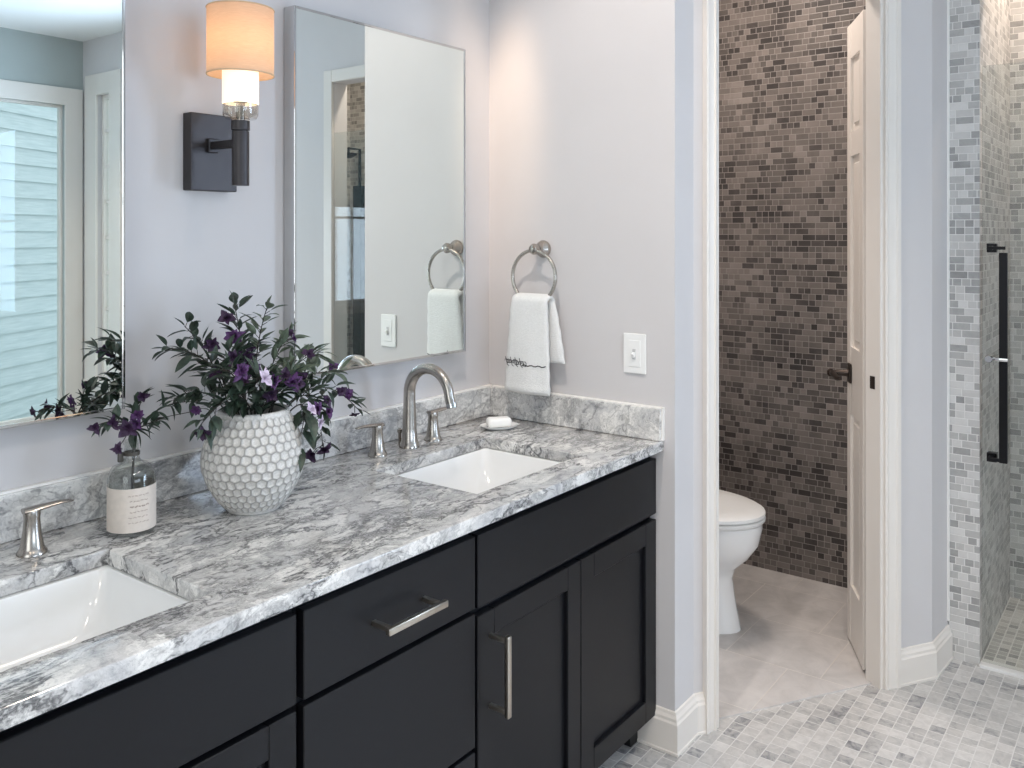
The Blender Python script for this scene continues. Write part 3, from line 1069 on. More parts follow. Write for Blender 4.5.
# fabric drum shade: thin cloth that lets the bulb's light through
m_sh = bpy.data.materials.new('linen_shade')
m_sh.use_nodes = True
nt = m_sh.node_tree
p = nt.nodes['Principled BSDF']
k = NT(nt)
vec, s = k.coords()
mp = nt.nodes.new('ShaderNodeMapping')
mp.inputs['Scale'].default_value = (60, 60, 900)
nt.links.new(vec, mp.inputs['Vector'])
nz = k.noise(mp.outputs[0], 1.0, 3, 0.6).outputs['Fac']
cc = k.ramp(nz, [(0.3, rgb(196, 170, 146)), (0.7, rgb(214, 190, 166))])
nt.links.new(cc, p.inputs['Base Color'])
p.inputs['Roughness'].default_value = 0.9
p.inputs['Specular IOR Level'].default_value = 0.05
tl = nt.nodes.new('ShaderNodeBsdfTranslucent')
tl.inputs[0].default_value = (0.90, 0.68, 0.50, 1)
ms = nt.nodes.new('ShaderNodeMixShader')
ms.inputs[0].default_value = 0.32
nt.links.new(p.outputs[0], ms.inputs[1])
nt.links.new(tl.outputs[0], ms.inputs[2])
nt.links.new(ms.outputs[0], nt.nodes['Material Output'].inputs[0])
bm = B()
lathe(bm, [(0.0662, 1.672), (0.0662, 1.806)], (sx, sy, 0), 56, cap0=False, cap1=False)
obj('lamp_shade', bm, m_sh, root, smooth=35)
m_rim = plain('shade_trim', rgb(206, 180, 148), 0.8, noise=0.03, nscale=90)
for zz in (1.672, 1.806):
    bm = B()
    tube(bm, arc((sx, sy, zz), 0.0662, 0, 2 * pi * 47 / 48, 47, (1, 0, 0), (0, 1, 0)), 0.0016, 6, closed=True)
    obj('shade_rim', bm, m_rim, root, smooth=60)
bl = bpy.data.lights.new('sconce_bulb', 'POINT')
bl.energy = 0.3
bl.color = (1.0, 0.62, 0.34)
bl.shadow_soft_size = 0.02
bo = bpy.data.objects.new('sconce_bulb', bl)
bo.location = (sx, sy, 1.738)
COL.objects.link(bo)
bo.parent = root
bo.matrix_parent_inverse = Matrix.Translation(-root.location)

# ------------------------------------------------------------------ towel ring, towel, switch, soap
RY, RZ = -0.203, 1.226
root = thing('towel_ring', 'brushed nickel towel ring on the wall beside the corner', 'towel ring', (0, RY, 1.304))
bm = B()
My = Matrix.Translation((0, RY, 1.304)) @ Matrix.Rotation(radians(-90), 4, 'Y')
lathe(bm, [(0.024, 0.0005), (0.0255, 0.006), (0.022, 0.014), (0.0135, 0.022), (0.011, 0.034), (0.015, 0.042), (0.016, 0.052), (0.012, 0.060), (0.005, 0.063)], n=28, M=My)
obj('rosette', bm, NICKEL, root, smooth=40)
bm = B()
tube(bm, arc((-0.052, RY, RZ), 0.0745, 0, 2 * pi * 63 / 64, 63, (0, 1, 0), (0, 0, 1)), 0.0052, 12, closed=True)
obj('ring', bm, NICKEL, root, smooth=60)

# hand towel draped through the ring
rnd = random.Random(4)


XF, XB, ZF = -0.0705, -0.0345, 1.154
TH_T = 0.0085


def towel_front_x(y, z):
    t = max(0.0, min(1.0, (1.154 - z) / 0.243))
    u = (y + 0.112) / -0.152
    return XF + 0.0042 * (0.4 + 0.6 * t) * sin(u * pi * 2.4 + 0.6) * min(1.0, t * 3)


root = thing('hand_towel', 'white terry hand towel with dark embroidery hanging in the metal ring', 'towel', (-0.055, RY, 0.92))
prof = []          # (x, z, y_left, y_right, on the front)
NF, NA, NB = 40, 12, 26
for i in range(NF + 1):
    t = i / NF
    z = 0.896 + (ZF - 0.896) * t
    e = (1 - t) ** 0.8
    prof.append((XF, z, -0.139 + 0.026 * e, -0.262 - 0.006 * e, 1))
rr_ = (XB - XF) / 2
for i in range(1, NA):
    a = pi - pi * i / NA
    prof.append(((XF + XB) / 2 + rr_ * cos(a), ZF + rr_ * 0.9 * sin(a), -0.139, -0.262, 0))
for i in range(NB + 1):
    t = i / NB
    e = t ** 0.8
    prof.append((XB, ZF - (ZF - 0.985) * t, -0.139 - 0.025 * e, -0.262 - 0.035 * e, 2))
NU = 30
t = bmesh.new()
o_, i_ = {}, {}
m_ = len(prof)
for j, (x, z, ya, yb, fr) in enumerate(prof):
    a, b = prof[max(0, j - 1)], prof[min(m_ - 1, j + 1)]
    d = Vector((b[0] - a[0], b[1] - a[1])).normalized()
    n = Vector((-d.y, d.x))
    ends = min(1.0, min(j, m_ - 1 - j) / 2.0 + 0.25)
    for i in range(NU + 1):
        u = i / NU
        y = ya + (yb - ya) * u
        ed = min(1.0, min(u, 1 - u) * NU / 3.0 + 0.12)
        ed = math.sqrt(ed)
        xo = towel_front_x(y, z) - XF if fr == 1 else 0.0
        hem = 1.25 if (fr == 1 and 1 <= j <= 3) else 1.0
        th = TH_T * ed * math.sqrt(ends) * hem
        q = Vector((x + xo, z))
        w = 0.0006 * (rnd.random() - 0.5)
        po, pi_ = q + n * (th + w), q - n * th
        yo = y + 0.0008 * sin(j * 0.9 + u * 3) * (1 if u in (0.0, 1.0) else 0)
        o_[i, j] = t.verts.new((po.x, yo, po.y))
        i_[i, j] = t.verts.new((pi_.x, yo, pi_.y))
for j in range(m_ - 1):
    for i in range(NU):
        t.faces.new((o_[i, j], o_[i + 1, j], o_[i + 1, j + 1], o_[i, j + 1]))
        t.faces.new((i_[i, j], i_[i, j + 1], i_[i + 1, j + 1], i_[i + 1, j]))
    for i in (0, NU):
        t.faces.new((o_[i, j], o_[i, j + 1], i_[i, j + 1], i_[i, j]))
for i in range(NU):
    for j in (0, m_ - 1):
        t.faces.new((o_[i, j], o_[i + 1, j], i_[i + 1, j], i_[i, j]))
bm = B()
merge(bm, t)
obj('cloth', bm, TOWEL, root, smooth=75)
bm = B()
er = random.Random(9)


def stitch(pts, r=0.0009):
    tube(bm, [(towel_front_x(y, z) - TH_T - 0.0003, y, z) for y, z in pts], r, 5)


y0, zb = -0.124, 0.984
for i in range(8):
    yy = y0 - i * 0.0088
    h = 0.007 + 0.009 * er.random()
    k2 = er.uniform(-0.004, 0.004)
    stitch([(yy + 0.0065 * cos(a) - 0.0013 * a + k2, zb - 0.0005 * i + h * 0.55 * sin(a) + 0.002 * sin(3 * a)) for a in [q * 0.5 for q in range(14)]])
    if i % 2 == 0:
        stitch([(yy + 0.004, zb + 0.012), (yy, zb + 0.002), (yy - 0.003, zb - 0.010), (yy - 0.009, zb - 0.014)])
stitch([(y0 - 0.062 - q * 0.0062, zb - 0.007 + 0.0016 * sin(q * 1.7)) for q in range(13)], 0.0015)
obj('embroidery', bm, THREAD, root)

root = thing('light_switch', 'white light switch on the wall right of the towel', 'light switch', (0, -0.5, 1.027))
bm = box(B(), -0.006, -0.0003, -0.535, -0.467, 0.974, 1.081, 0.0025)
box(bm, -0.0075, -0.005, -0.519, -0.483, 0.992, 1.063, 0.001)
obj('wall_plate', bm, PLASTIC, root)
bm = box(B(), -0.0085, -0.007, -0.506, -0.496, 1.012, 1.040, 0.0007)
obj('toggle_slot', bm, plain('switch_slot', rgb(196, 196, 196), 0.5, noise=0.02, nscale=50), root)
Mt = Matrix.Translation((-0.010, -0.501, 1.025)) @ Matrix.Rotation(radians(-25), 4, 'Y')
obj('toggle', box(B(), -0.008, 0.004, -0.004, 0.004, -0.006, 0.006, 0.0015, M=Mt), PLASTIC, root)

root = thing('soap_dish', 'small white oval dish in the counter corner under the towel', 'soap dish', (-0.149, -0.155, ZC))
Ms = Matrix.Translation((-0.149, -0.155, ZC + 0.0004)) @ Matrix.Rotation(radians(-38), 4, 'Z') @ Matrix.Diagonal((1.12, 0.80, 1.0, 1.0))
bm = lathe(B(), [(0.030, 0.0), (0.036, 0.001), (0.047, 0.008), (0.049, 0.0105), (0.047, 0.0105), (0.036, 0.005), (0.0, 0.0045)], n=40, M=Ms, cap1=False)
obj('dish', bm, CERAMIC, root, smooth=60)
Ms = Matrix.Translation((-0.150, -0.154, ZC + 0.018)) @ Matrix.Rotation(radians(-36), 4, 'Z')
bm = box(B(), -0.034, 0.034, -0.020, 0.020, -0.0125, 0.0135, 0.010, 4, M=Ms)
tag(obj('soap_bar', bm, SOAP, smooth=80), 'white rounded soap bar resting on the small dish', 'soap')

# ------------------------------------------------------------------ vase
VX, VY = -0.998, -0.200
vprof = [(0.046, 0.0), (0.052, 0.003), (0.066, 0.018), (0.082, 0.042), (0.094, 0.070), (0.0985, 0.092), (0.095, 0.118), (0.086, 0.145), (0.076, 0.166), (0.069, 0.180), (0.0665, 0.187)]


VS = 1.035


def prof_r(z):
    for (r0, z0), (r1, z1) in zip(vprof[:-1], vprof[1:]):
        if z0 <= z <= z1:
            return r0 + (r1 - r0) * (z - z0) / (z1 - z0)
    return vprof[-1][0]


def smooth_r(z):
    return 1.01 * sum(prof_r(max(0.0, min(0.187, z + d))) for d in (-0.008, -0.004, 0, 0.004, 0.008)) / 5


NC, NZ = 360, 170
NHEX = 32            # cells around
cells_h = []
# arc length table
L = [0.0]
zs = [0.187 * j / NZ for j in range(NZ + 1)]
rs = [smooth_r(z) for z in zs]
for j in range(NZ):
    L.append(L[-1] + math.hypot(rs[j + 1] - rs[j], zs[j + 1] - zs[j]))
sp = 2 * pi / NHEX
rowh = 0.0160
cj = [(q, (q % 2) * 0.5) for q in range(-1, 22)]
crnd = random.Random(21)
jit = {}


def hexd(th, l):
    """distance from the border of the nearest cell (0 at the border) in units of metres, cells are slightly irregular"""
    q0 = int(math.floor(l / rowh))
    rloc = 0.083
    ds = []
    for q in (q0 - 1, q0, q0 + 1, q0 + 2):
        off = 0.5 * (q % 2)
        c = th / sp - off
        for ci in (math.floor(c), math.floor(c) + 1):
            key = (q, int(ci) % NHEX)
            if key not in jit:
                jit[key] = (crnd.uniform(-0.12, 0.12), crnd.uniform(-0.12, 0.12))
            jx, jy = jit[key]
            du = (c - ci - jx) * sp * rloc
            dv = l - (q + jy) * rowh
            ds.append(math.hypot(du, dv))
    ds.sort()
    return (ds[1] - ds[0]) * 0.5


bm = B()
glz = bm.loops.layers.float_color.new('glaze')
rings = []
gval = {}
for j in range(NZ + 1):
    z, r = zs[j], rs[j]
    ring = []
    for i in range(NC):
        th = 2 * pi * i / NC
        d = hexd(th, L[j])
        fade = min(1.0, min(max(0.0, z - 0.004), max(0.0, 0.183 - z)) / 0.006)
        e = min(1.0, d / 0.0022)
        e = e * e * (3 - 2 * e)
        disp = (0.0016 * (1 - e) - 0.0022 * min(1.0, d / 0.006)) * fade
        v = bm.verts.new((VX + (r + disp) * cos(th), VY + (r + disp) * sin(th), ZC + 0.0004 + z * VS))
        ring.append(v)
        gval[v] = 1.0 if fade <= 0.01 else (0.0 if d < 0.0006 else min(1.0, (d - 0.0006) / 0.0015)) * fade + (1 - fade)
    rings.append(ring)
for a, b in zip(rings[:-1], rings[1:]):
    for i in range(NC):
        bm.faces.new((a[i], a[(i + 1) % NC], b[(i + 1) % NC], b[i]))
# inside wall
top = rings[-1]
prev = top
for r, z in ((0.0655, 0.1895), (0.0615, 0.1895), (0.060, 0.186), (0.068, 0.165), (0.082, 0.13), (0.088, 0.095), (0.075, 0.05), (0.045, 0.012)):
    ring = [bm.verts.new((VX + r * cos(2 * pi * i / NC), VY + r * sin(2 * pi * i / NC), ZC + z * VS)) for i in range(NC)]
    for v in ring:
        gval[v] = 1.0
    for i in range(NC):
        bm.faces.new((prev[i], prev[(i + 1) % NC], ring[(i + 1) % NC], ring[i]))
    prev = ring
bm.faces.new(prev)
bm.faces.new(list(reversed(rings[0])))
for f in bm.faces:
    for lp in f.loops:
        g = gval[lp.vert]
        lp[glz] = (g, g, g, 1)
m_v, nt, p = mat('crackled_white_glaze')
k = NT(nt)
at = nt.nodes.new('ShaderNodeVertexColor')
at.layer_name = 'glaze'
vec, s = k.coords()
nz = k.noise(vec, 260, 3, 0.6).outputs['Fac']
wht = k.ramp(nz, [(0.3, rgb(200, 197, 192)), (0.65, rgb(226, 223, 218))])
c = k.mixc(at.outputs['Color'], rgb(160, 157, 153), wht)
nt.links.new(c, p.inputs['Base Color'])
p.inputs['Roughness'].default_value = 0.4
vase = obj('vase', bm, m_v, smooth=60)
tag(vase, 'round white vase with raised honeycomb pattern holding purple flowers', 'vase')

# ------------------------------------------------------------------ bottle
BX, BY = -1.218, -0.140
root = thing('glass_bottle', 'clear glass bottle with cream label holding one flowering sprig', 'bottle', (BX, BY, ZC))
bm = lathe(B(), [(0.034, 0.0006), (0.0402, 0.003), (0.0412, 0.01), (0.0412, 0.098), (0.039, 0.110), (0.033, 0.120), (0.020, 0.127), (0.0145, 0.131), (0.0125, 0.138), (0.0125, 0.158), (0.0145, 0.160), (0.0145, 0.166), (0.0105, 0.166), (0.0105, 0.135), (0.03, 0.117), (0.0372, 0.105), (0.0382, 0.012), (0.03, 0.006)], (BX, BY, ZC), 44)
obj('glass', bm, GLASSB, root, smooth=40)
bm = B()
t = bmesh.new()
a0, a1 = radians(-235), radians(55)
NL = 44
rr = []
for z in (0.010, 0.088):
    rr.append([t.verts.new((BX + 0.0416 * cos(a0 + (a1 - a0) * i / NL), BY + 0.0416 * sin(a0 + (a1 - a0) * i / NL), ZC + z)) for i in range(NL + 1)])
for z in (0.088, 0.010):
    rr.append([t.verts.new((BX + 0.0413 * cos(a0 + (a1 - a0) * i / NL), BY + 0.0413 * sin(a0 + (a1 - a0) * i / NL), ZC + z)) for i in range(NL + 1)])
for a, b in zip(rr, rr[1:] + rr[:1]):
    for i in range(NL):
        t.faces.new((a[i], a[i + 1], b[i + 1], b[i]))
merge(bm, t)
lb = obj('paper_label', bm, LABELM, root, smooth=40)
bm = B()
lr = random.Random(3)
ca = math.atan2(-1.6514 - BY, -2.0715 - BX) + 0.25
for row in range(6):
    z = ZC + 0.075 - row * 0.0095
    a = ca - 0.42 + lr.uniform(0, 0.1)
    while a < ca + 0.42:
        w = lr.uniform(0.06, 0.16)
        q = [a + w * u / 3 for u in range(4)]
        tube(bm, [(BX + 0.0417 * cos(v), BY + 0.0417 * sin(v), z + lr.uniform(-0.0012, 0.0012)) for v in q], 0.0007 + 0.0005 * (row == 2), 4)
        a += w + 0.05
obj('faded_print', bm, LABELT, lb)
bm = B()
lathe(bm, [(0.0142, 0.140), (0.0142, 0.146), (0.0128, 0.146), (0.0128, 0.140)], (BX, BY, ZC), 28, cap0=False, cap1=False)
Mc = Matrix.Translation((BX - 0.018, BY + 0.006, ZC + 0.138))
box(bm, -0.005, 0.005, -0.003, 0.003, -0.009, 0.009, 0.002, M=Mc)
obj('neck_clip', bm, CORK, root, smooth=40)


# ------------------------------------------------------------------ flower sprigs
def leaf_geo(bm, base, d, up, L, w, curl):
    d = d.normalized()
    sd = d.cross(up)
    if sd.length < 1e-4:
        sd = d.cross(Vector((1, 0, 0)))
    sd.normalize()
    nrm = sd.cross(d).normalized()
    n = 6
    c, l, r = [], [], []
    for i in range(n + 1):
        t = i / n
        ww = w * (sin(pi * t ** 0.8) ** 0.9) if 0 < t < 1 else 0.0
        pc = base + d * (L * t) + nrm * (-curl * L * t * t)
        c.append(bm.verts.new(pc))
        if 0 < i < n:
            l.append(bm.verts.new(pc + sd * ww + nrm * ww * 0.35))
            r.append(bm.verts.new(pc - sd * ww + nrm * ww * 0.35))
        else:
            l.append(c[-1])
            r.append(c[-1])
    for i in range(n):
        for s in (l, r):
            vs = [c[i], c[i + 1], s[i + 1], s[i]]
            u = []
            for v in vs:
                if v not in u:
                    u.append(v)
            if len(u) >= 3:
                bm.faces.new(u)


def flower_geo(bm, c, ax, R, rnd, n=7):
    ax = ax.normalized()
    a = Vector((0, 0, 1)) if abs(ax.z) < 0.9 else Vector((1, 0, 0))
    e1 = ax.cross(a).normalized()
    e2 = ax.cross(e1)
    for layer, (tilt, rr) in enumerate(((0.25, 1.0), (0.7, 0.72), (1.15, 0.5))):
        for k in range(n - layer):
            th = 2 * pi * (k + 0.5 * layer) / (n - layer) + rnd.uniform(-0.35, 0.35)
            out = e1 * cos(th) + e2 * sin(th)
            d = (out * cos(tilt + rnd.uniform(-0.2, 0.2)) + ax * sin(tilt))
            leaf_geo(bm, c + ax * 0.002, d, ax, R * rr * rnd.uniform(0.6, 1.3), R * rr * rnd.uniform(0.28, 0.46), rnd.uniform(-0.3, 0.5))


def sprig(base, ctrl, tip, label, seed, leaves=12, flowers=(), LL=0.036, lmat=None, fmat=None, twig=0.25, start=0.3, group='flowering sprigs in the white vase'):
    rnd = random.Random(seed)
    pts = bez(base, ctrl, tip, 14)
    root = thing('flower_sprig', label, 'flower', tuple(base), group)
    bm = B()
    tube(bm, pts, [0.0017 - 0.0009 * i / 14 for i in range(15)], 6)
    bl = B()
    leaves = int(leaves * 1.8)
    for i in range(leaves):
        t = start + (1 - start) * (i + rnd.uniform(0, 0.7)) / leaves
        f = t * 14
        k0 = min(13, int(f))
        p = pts[k0].lerp(pts[k0 + 1], min(1, f - k0))
        tan = (pts[k0 + 1] - pts[k0]).normalized()
        side = Vector((rnd.gauss(0, 1), rnd.gauss(0, 1), rnd.gauss(0.2, 0.7)))
        side = (side - tan * side.dot(tan)).normalized()
        d = tan * rnd.uniform(0.3, 0.9) + side * rnd.uniform(0.7, 1.1)
        d.normalize()
        q = p + d * rnd.uniform(0.004, 0.014)
        tube(bm, [p, q], 0.0007, 4)
        l = LL * rnd.uniform(0.7, 1.3)
        leaf_geo(bl, q, d, Vector((rnd.uniform(-.4, .4), rnd.uniform(-.4, .4), 1)), l, l * rnd.uniform(0.15, 0.25), rnd.uniform(-0.1, 0.45))
    tan = (pts[-1] - pts[-2]).normalized()
    leaf_geo(bl, pts[-1], tan, Vector((0, 0, 1)), LL * 0.8, LL * 0.17, 0.1)
    for (t, off, R, fm) in flowers:
        f = t * 14
        k0 = min(13, int(f))
        p = pts[k0].lerp(pts[k0 + 1], min(1, f - k0))
        c = p + Vector(off)
        mid = (p + c) / 2 + Vector((0, 0, 0.004))
        tube(bm, [p, mid, c], 0.0009, 5)
        fb = B()
        ax = Vector(off)
        if ax.length < 1e-4:
            ax = tan
        ax = ax.normalized() + Vector((-0.45, -0.5, 0.1))
        flower_geo(fb, c, ax, R, rnd)
        obj('blossom', fb, fm, root)
    obj('stem', bm, STEM, root)
    obj('leaves', bl, lmat or LEAF, root)


def vb(dx, dy):
    return (VX + dx, VY + dy, ZC + 0.16)


P, PD, PW = PETAL, PETALD, PETALW
sprig(vb(-0.01, 0.01), (-0.99, -0.16, 1.12), (-1.007, -0.149, 1.208), 'tallest upright sprig above the vase with two plum blossoms near its left side', 1, 16,
      [(0.72, (-0.035, -0.01, 0.028), 0.017, PD), (0.66, (-0.028, -0.02, 0.004), 0.019, P), (0.55, (-0.012, -0.03, -0.012), 0.016, PD)])
sprig(vb(0.005, 0.0), (-0.99, -0.18, 1.10), (-0.955, -0.185, 1.197), 'leafy upright sprig at the top of the bouquet, without blossoms', 2, 16, [], 0.036, LEAFB)
sprig(vb(-0.03, 0.0), (-1.03, -0.15, 1.12), (-1.150, -0.139, 1.132), 'sprig reaching left from the vase towards the left mirror edge', 3, 18,
      [(0.62, (0.0, -0.03, -0.02), 0.015, PD)])
sprig(vb(-0.03, 0.02), (-1.03, -0.13, 1.10), (-1.098, -0.119, 1.168), 'upper left sprig with pointed leaves fanning upwards', 4, 14,
      [(0.75, (0.01, -0.02, 0.0), 0.017, PD), (0.6, (0.02, -0.03, -0.01), 0.015, P)])
sprig(vb(0.02, 0.01), (-0.93, -0.16, 1.10), (-0.860, -0.139, 1.130), 'thin arching sprig right of the tallest stems with small dark buds', 5, 14,
      [(0.95, (0.0, -0.005, 0.008), 0.010, PD), (0.8, (0.02, -0.01, 0.01), 0.011, P)], 0.034, LEAFB)
sprig(vb(0.03, 0.0), (-0.92, -0.18, 1.08), (-0.800, -0.169, 1.092), 'broad leafy sprig leaning right in front of the mirror frame', 6, 20,
      [(0.7, (0.0, -0.03, 0.02), 0.014, PD)], 0.04, LEAFB)
sprig(vb(0.035, 0.015), (-0.88, -0.16, 1.07), (-0.718, -0.139, 1.032), 'long sprig reaching farthest right with one purple bud at its end', 7, 18,
      [(0.88, (0.0, -0.01, 0.012), 0.013, P)], 0.036, LEAFB)
sprig(vb(0.04, -0.005), (-0.84, -0.20, 1.08), (-0.722, -0.199, 0.958), 'sprig drooping at the right of the bouquet beside the nickel handle', 8, 16,
      [(0.72, (0.0, -0.02, 0.0), 0.015, PD), (0.85, (-0.01, -0.02, 0.01), 0.015, P), (0.97, (0.0, 0.0, -0.015), 0.011, PD)], 0.034)
sprig(vb(0.04, -0.02), (-0.86, -0.22, 1.09), (-0.846, -0.229, 0.900), 'sprig hanging lowest at the right of the vase with plum blossoms at its tip', 9, 14,
      [(0.97, (0.0, -0.005, -0.012), 0.017, PD), (0.99, (-0.03, 0.0, -0.012), 0.016, PD), (0.74, (0.012, -0.02, 0.0), 0.016, P), (0.6, (0.02, -0.02, 0.0), 0.015, PD)], 0.036)
sprig(vb(0.035, -0.03), (-0.90, -0.27, 1.06), (-0.936, -0.262, 0.930), 'sprig with large dark leaves hanging over the right vase rim', 10, 11,
      [(0.62, (0.02, -0.015, 0.0), 0.016, P), (0.72, (0.0, -0.02, 0.014), 0.013, PW), (0.7, (0.03, -0.01, -0.02), 0.014, PW)], 0.05)
sprig(vb(-0.03, -0.03), (-1.05, -0.24, 1.09), (-1.118, -0.262, 1.100), 'front left sprig with one bright purple blossom', 11, 16,
      [(0.85, (0.015, -0.02, 0.0), 0.021, P), (0.6, (0.0, -0.02, 0.0), 0.015, PD)])
sprig(vb(-0.01, -0.035), (-1.01, -0.24, 1.06), (-1.040, -0.269, 1.075), 'short front sprig with pale lilac blossoms at the centre of the bouquet', 12, 14,
      [(0.97, (0.004, -0.015, 0.0), 0.016, PW), (0.9, (0.025, -0.01, -0.008), 0.018, P)])
sprig(vb(0.01, -0.03), (-0.96, -0.23, 1.06), (-0.955, -0.249, 1.055), 'short front sprig right of centre with a cluster of deep purple blossoms', 13, 14,
      [(0.97, (0.0, -0.015, 0.0), 0.019, P), (0.85, (0.015, -0.02, -0.004), 0.018, PD), (0.9, (-0.012, -0.015, 0.016), 0.014, PD)])
sprig(vb(-0.04, -0.02), (-1.06, -0.23, 1.08), (-1.140, -0.229, 0.992), 'sprig bending down at the left of the vase with a single plum blossom', 14, 14,
      [(0.98, (0.0, -0.005, -0.01), 0.018, PD)])
sprig(vb(-0.035, 0.015), (-1.05, -0.14, 1.07), (-1.135, -0.139, 1.032), 'low sprig behind the vase reaching left to the bottle sprig', 15, 14, [], 0.034)
sprig(vb(-0.02, -0.01), (-1.02, -0.19, 1.08), (-1.055, -0.199, 1.120), 'middle sprig with dark leaves behind the bright purple blossom', 16, 16,
      [(0.9, (-0.01, -0.02, 0.0), 0.016, PD), (0.7, (0.02, -0.03, 0.0), 0.015, P)])
sprig(vb(0.005, 0.03), (-0.96, -0.11, 1.08), (-0.942, -0.109, 1.118), 'short dark sprig at the back of the bouquet near the wall', 17, 16, [(0.95, (0.0, -0.01, 0.0), 0.013, PD)])
sprig(vb(0.02, -0.01), (-0.94, -0.2, 1.05), (-0.895, -0.205, 1.055), 'dense low sprig filling the right centre of the bouquet', 18, 18, [(0.9, (0.0, -0.02, 0.0), 0.016, PD)], 0.04, LEAFB)
sprig(vb(-0.02, -0.02), (-1.01, -0.22, 1.03), (-1.075, -0.235, 1.045), 'dense low sprig filling the left centre of the bouquet', 19, 18, [], 0.038)
sprig(vb(0.0, -0.02), (-0.99, -0.22, 1.02), (-0.985, -0.245, 1.035), 'dense low sprig just above the front vase rim', 20, 18, [(0.85, (-0.01, -0.015, 0.005), 0.015, PD)], 0.036)
# the sprig in the bottle: one forked stem
rnd = random.Random(77)
root = thing('flower_sprig', 'forked sprig with purple blossoms standing in the glass bottle', 'flower', (BX, BY, ZC + 0.1))
bm, bl = B(), B()
stem0 = Vector((BX, BY, ZC + 0.06))
fork = Vector((BX + 0.004, BY - 0.004, ZC + 0.185))
tube(bm, bez(stem0, (BX + 0.003, BY, ZC + 0.13), fork, 6), 0.0022, 6)
arms = [((-1.235, -0.137, 1.02), (-1.285, -0.147, 1.012)), ((-1.207, -0.130, 1.02), (-1.197, -0.127, 1.046)), ((-1.150, -0.145, 1.05), (-1.075, -0.157, 1.016)),
        ((-1.190, -0.15, 1.0), (-1.172, -0.157, 1.005))]
heads = [(-1.290, -0.15, 1.010, 0.012, PD), (-1.262, -0.155, 1.014, 0.014, PD), (-1.236, -0.16, 1.000, 0.018, PD), (-1.216, -0.155, 1.022, 0.015, P), (-1.197, -0.14, 1.050, 0.014, PD),
         (-1.214, -0.15, 1.004, 0.013, P), (-1.100, -0.165, 1.010, 0.013, P), (-1.252, -0.155, 0.966, 0.011, PD)]
for c, e in arms:
    pts = bez(fork, c, e, 10)
    tube(bm, pts, [0.0015 - 0.0007 * i / 10 for i in range(11)], 6)
    for i in range(14):
        p = pts[3 + i // 2]
        tan = (pts[min(10, 4 + i // 2)] - pts[2 + i // 2]).normalized()
        d = (tan * 0.6 + Vector((rnd.gauss(0, .6), rnd.gauss(0, .5), rnd.gauss(0.2, .7)))).normalized()
        l = rnd.uniform(0.022, 0.038)
        leaf_geo(bl, p, d, Vector((0.2, 0.1, 1)), l, l * 0.22, rnd.uniform(0, 0.3))
for i in range(5):
    d = Vector((rnd.uniform(-1, 1), rnd.uniform(-0.8, 0.3), rnd.uniform(-0.9, 0.2))).normalized()
    leaf_geo(bl, fork, d, Vector((0, 0.3, 1)), 0.034, 0.009, 0.3)
for hx, hy, hz_, R, fm in heads:
    fb = B()
    flower_geo(fb, Vector((hx, hy, hz_)), Vector((-0.6, -0.7, rnd.uniform(-0.4, 0.4))), R, rnd, 6)
    obj('blossom', fb, fm, root)
    tube(bm, [fork.lerp(Vector((hx, hy, hz_)), 0.35) + Vector((0, 0, 0.008)), Vector((hx, hy, hz_))], 0.0008, 5)
obj('stem', bm, STEM, root)
obj('leaves', bl, LEAF, root)

# ------------------------------------------------------------------ toilet
TX = 0.755


def oval(cx, yb, yt, hw, z, n=40, back_flat=0.0):
    """egg outline, front (narrower) toward -y"""
    cy = yb + (yt - yb) * 0.56
    pts = []
    for k in range(n):
        a = 2 * pi * k / n
        x = cos(a)
        y = sin(a)
        if y < 0:
            py = cy + y * (cy - yb)
        else:
            py = cy + (abs(y) ** 0.75) * (yt - cy)
        pts.append((cx + hw * x * (1 if y < 0 else (1 - 0.1 * y)), py, z))
    return pts


def loft(bm, rings, cap0=True, cap1=True):
    vs = [[bm.verts.new(p) for p in r] for r in rings]
    n = len(vs[0])
    for a, b in zip(vs[:-1], vs[1:]):
        for k in range(n):
            bm.faces.new((a[k], a[(k + 1) % n], b[(k + 1) % n], b[k]))
    if cap0:
        bm.faces.new(list(reversed(vs[0])))
    if cap1:
        bm.faces.new(vs[-1])
    return bm


root = thing('toilet', 'white toilet behind the doorway in front of the brown mosaic wall', 'toilet', (TX, -0.3, 0.004))
z0 = 0.0045
FT = -0.562
bm = B()
loft(bm, [oval(TX, FT + 0.080, 0.10, 0.124, z0), oval(TX, FT + 0.083, 0.10, 0.120, z0 + 0.012), oval(TX, FT + 0.098, 0.08, 0.112, 0.09), oval(TX, FT + 0.110, 0.07, 0.108, 0.175), oval(TX, FT + 0.098, 0.07, 0.118, 0.21),
          oval(TX, FT + 0.055, 0.07, 0.150, 0.25), oval(TX, FT + 0.020, 0.07, 0.174, 0.30), oval(TX, FT + 0.008, 0.07, 0.182, 0.355), oval(TX, FT + 0.008, 0.07, 0.182, 0.372), oval(TX, FT + 0.016, 0.065, 0.175, 0.377)])
obj('bowl', bm, CERAMIC, root, smooth=50)
bm = B()
loft(bm, [oval(TX, FT + 0.004, -0.10, 0.184, 0.379), oval(TX, FT, -0.10, 0.187, 0.383), oval(TX, FT, -0.10, 0.187, 0.391), oval(TX, FT + 0.006, -0.10, 0.182, 0.394)])
obj('seat', bm, PLASTIC, root, smooth=50)
bm = B()
loft(bm, [oval(TX, FT + 0.006, -0.10, 0.183, 0.3965), oval(TX, FT, -0.10, 0.187, 0.400), oval(TX, FT + 0.001, -0.10, 0.186, 0.410), oval(TX, FT + 0.012, -0.108, 0.176, 0.416), oval(TX, FT + 0.06, -0.13, 0.13, 0.419)])
obj('lid', bm, PLASTIC, root, smooth=50)
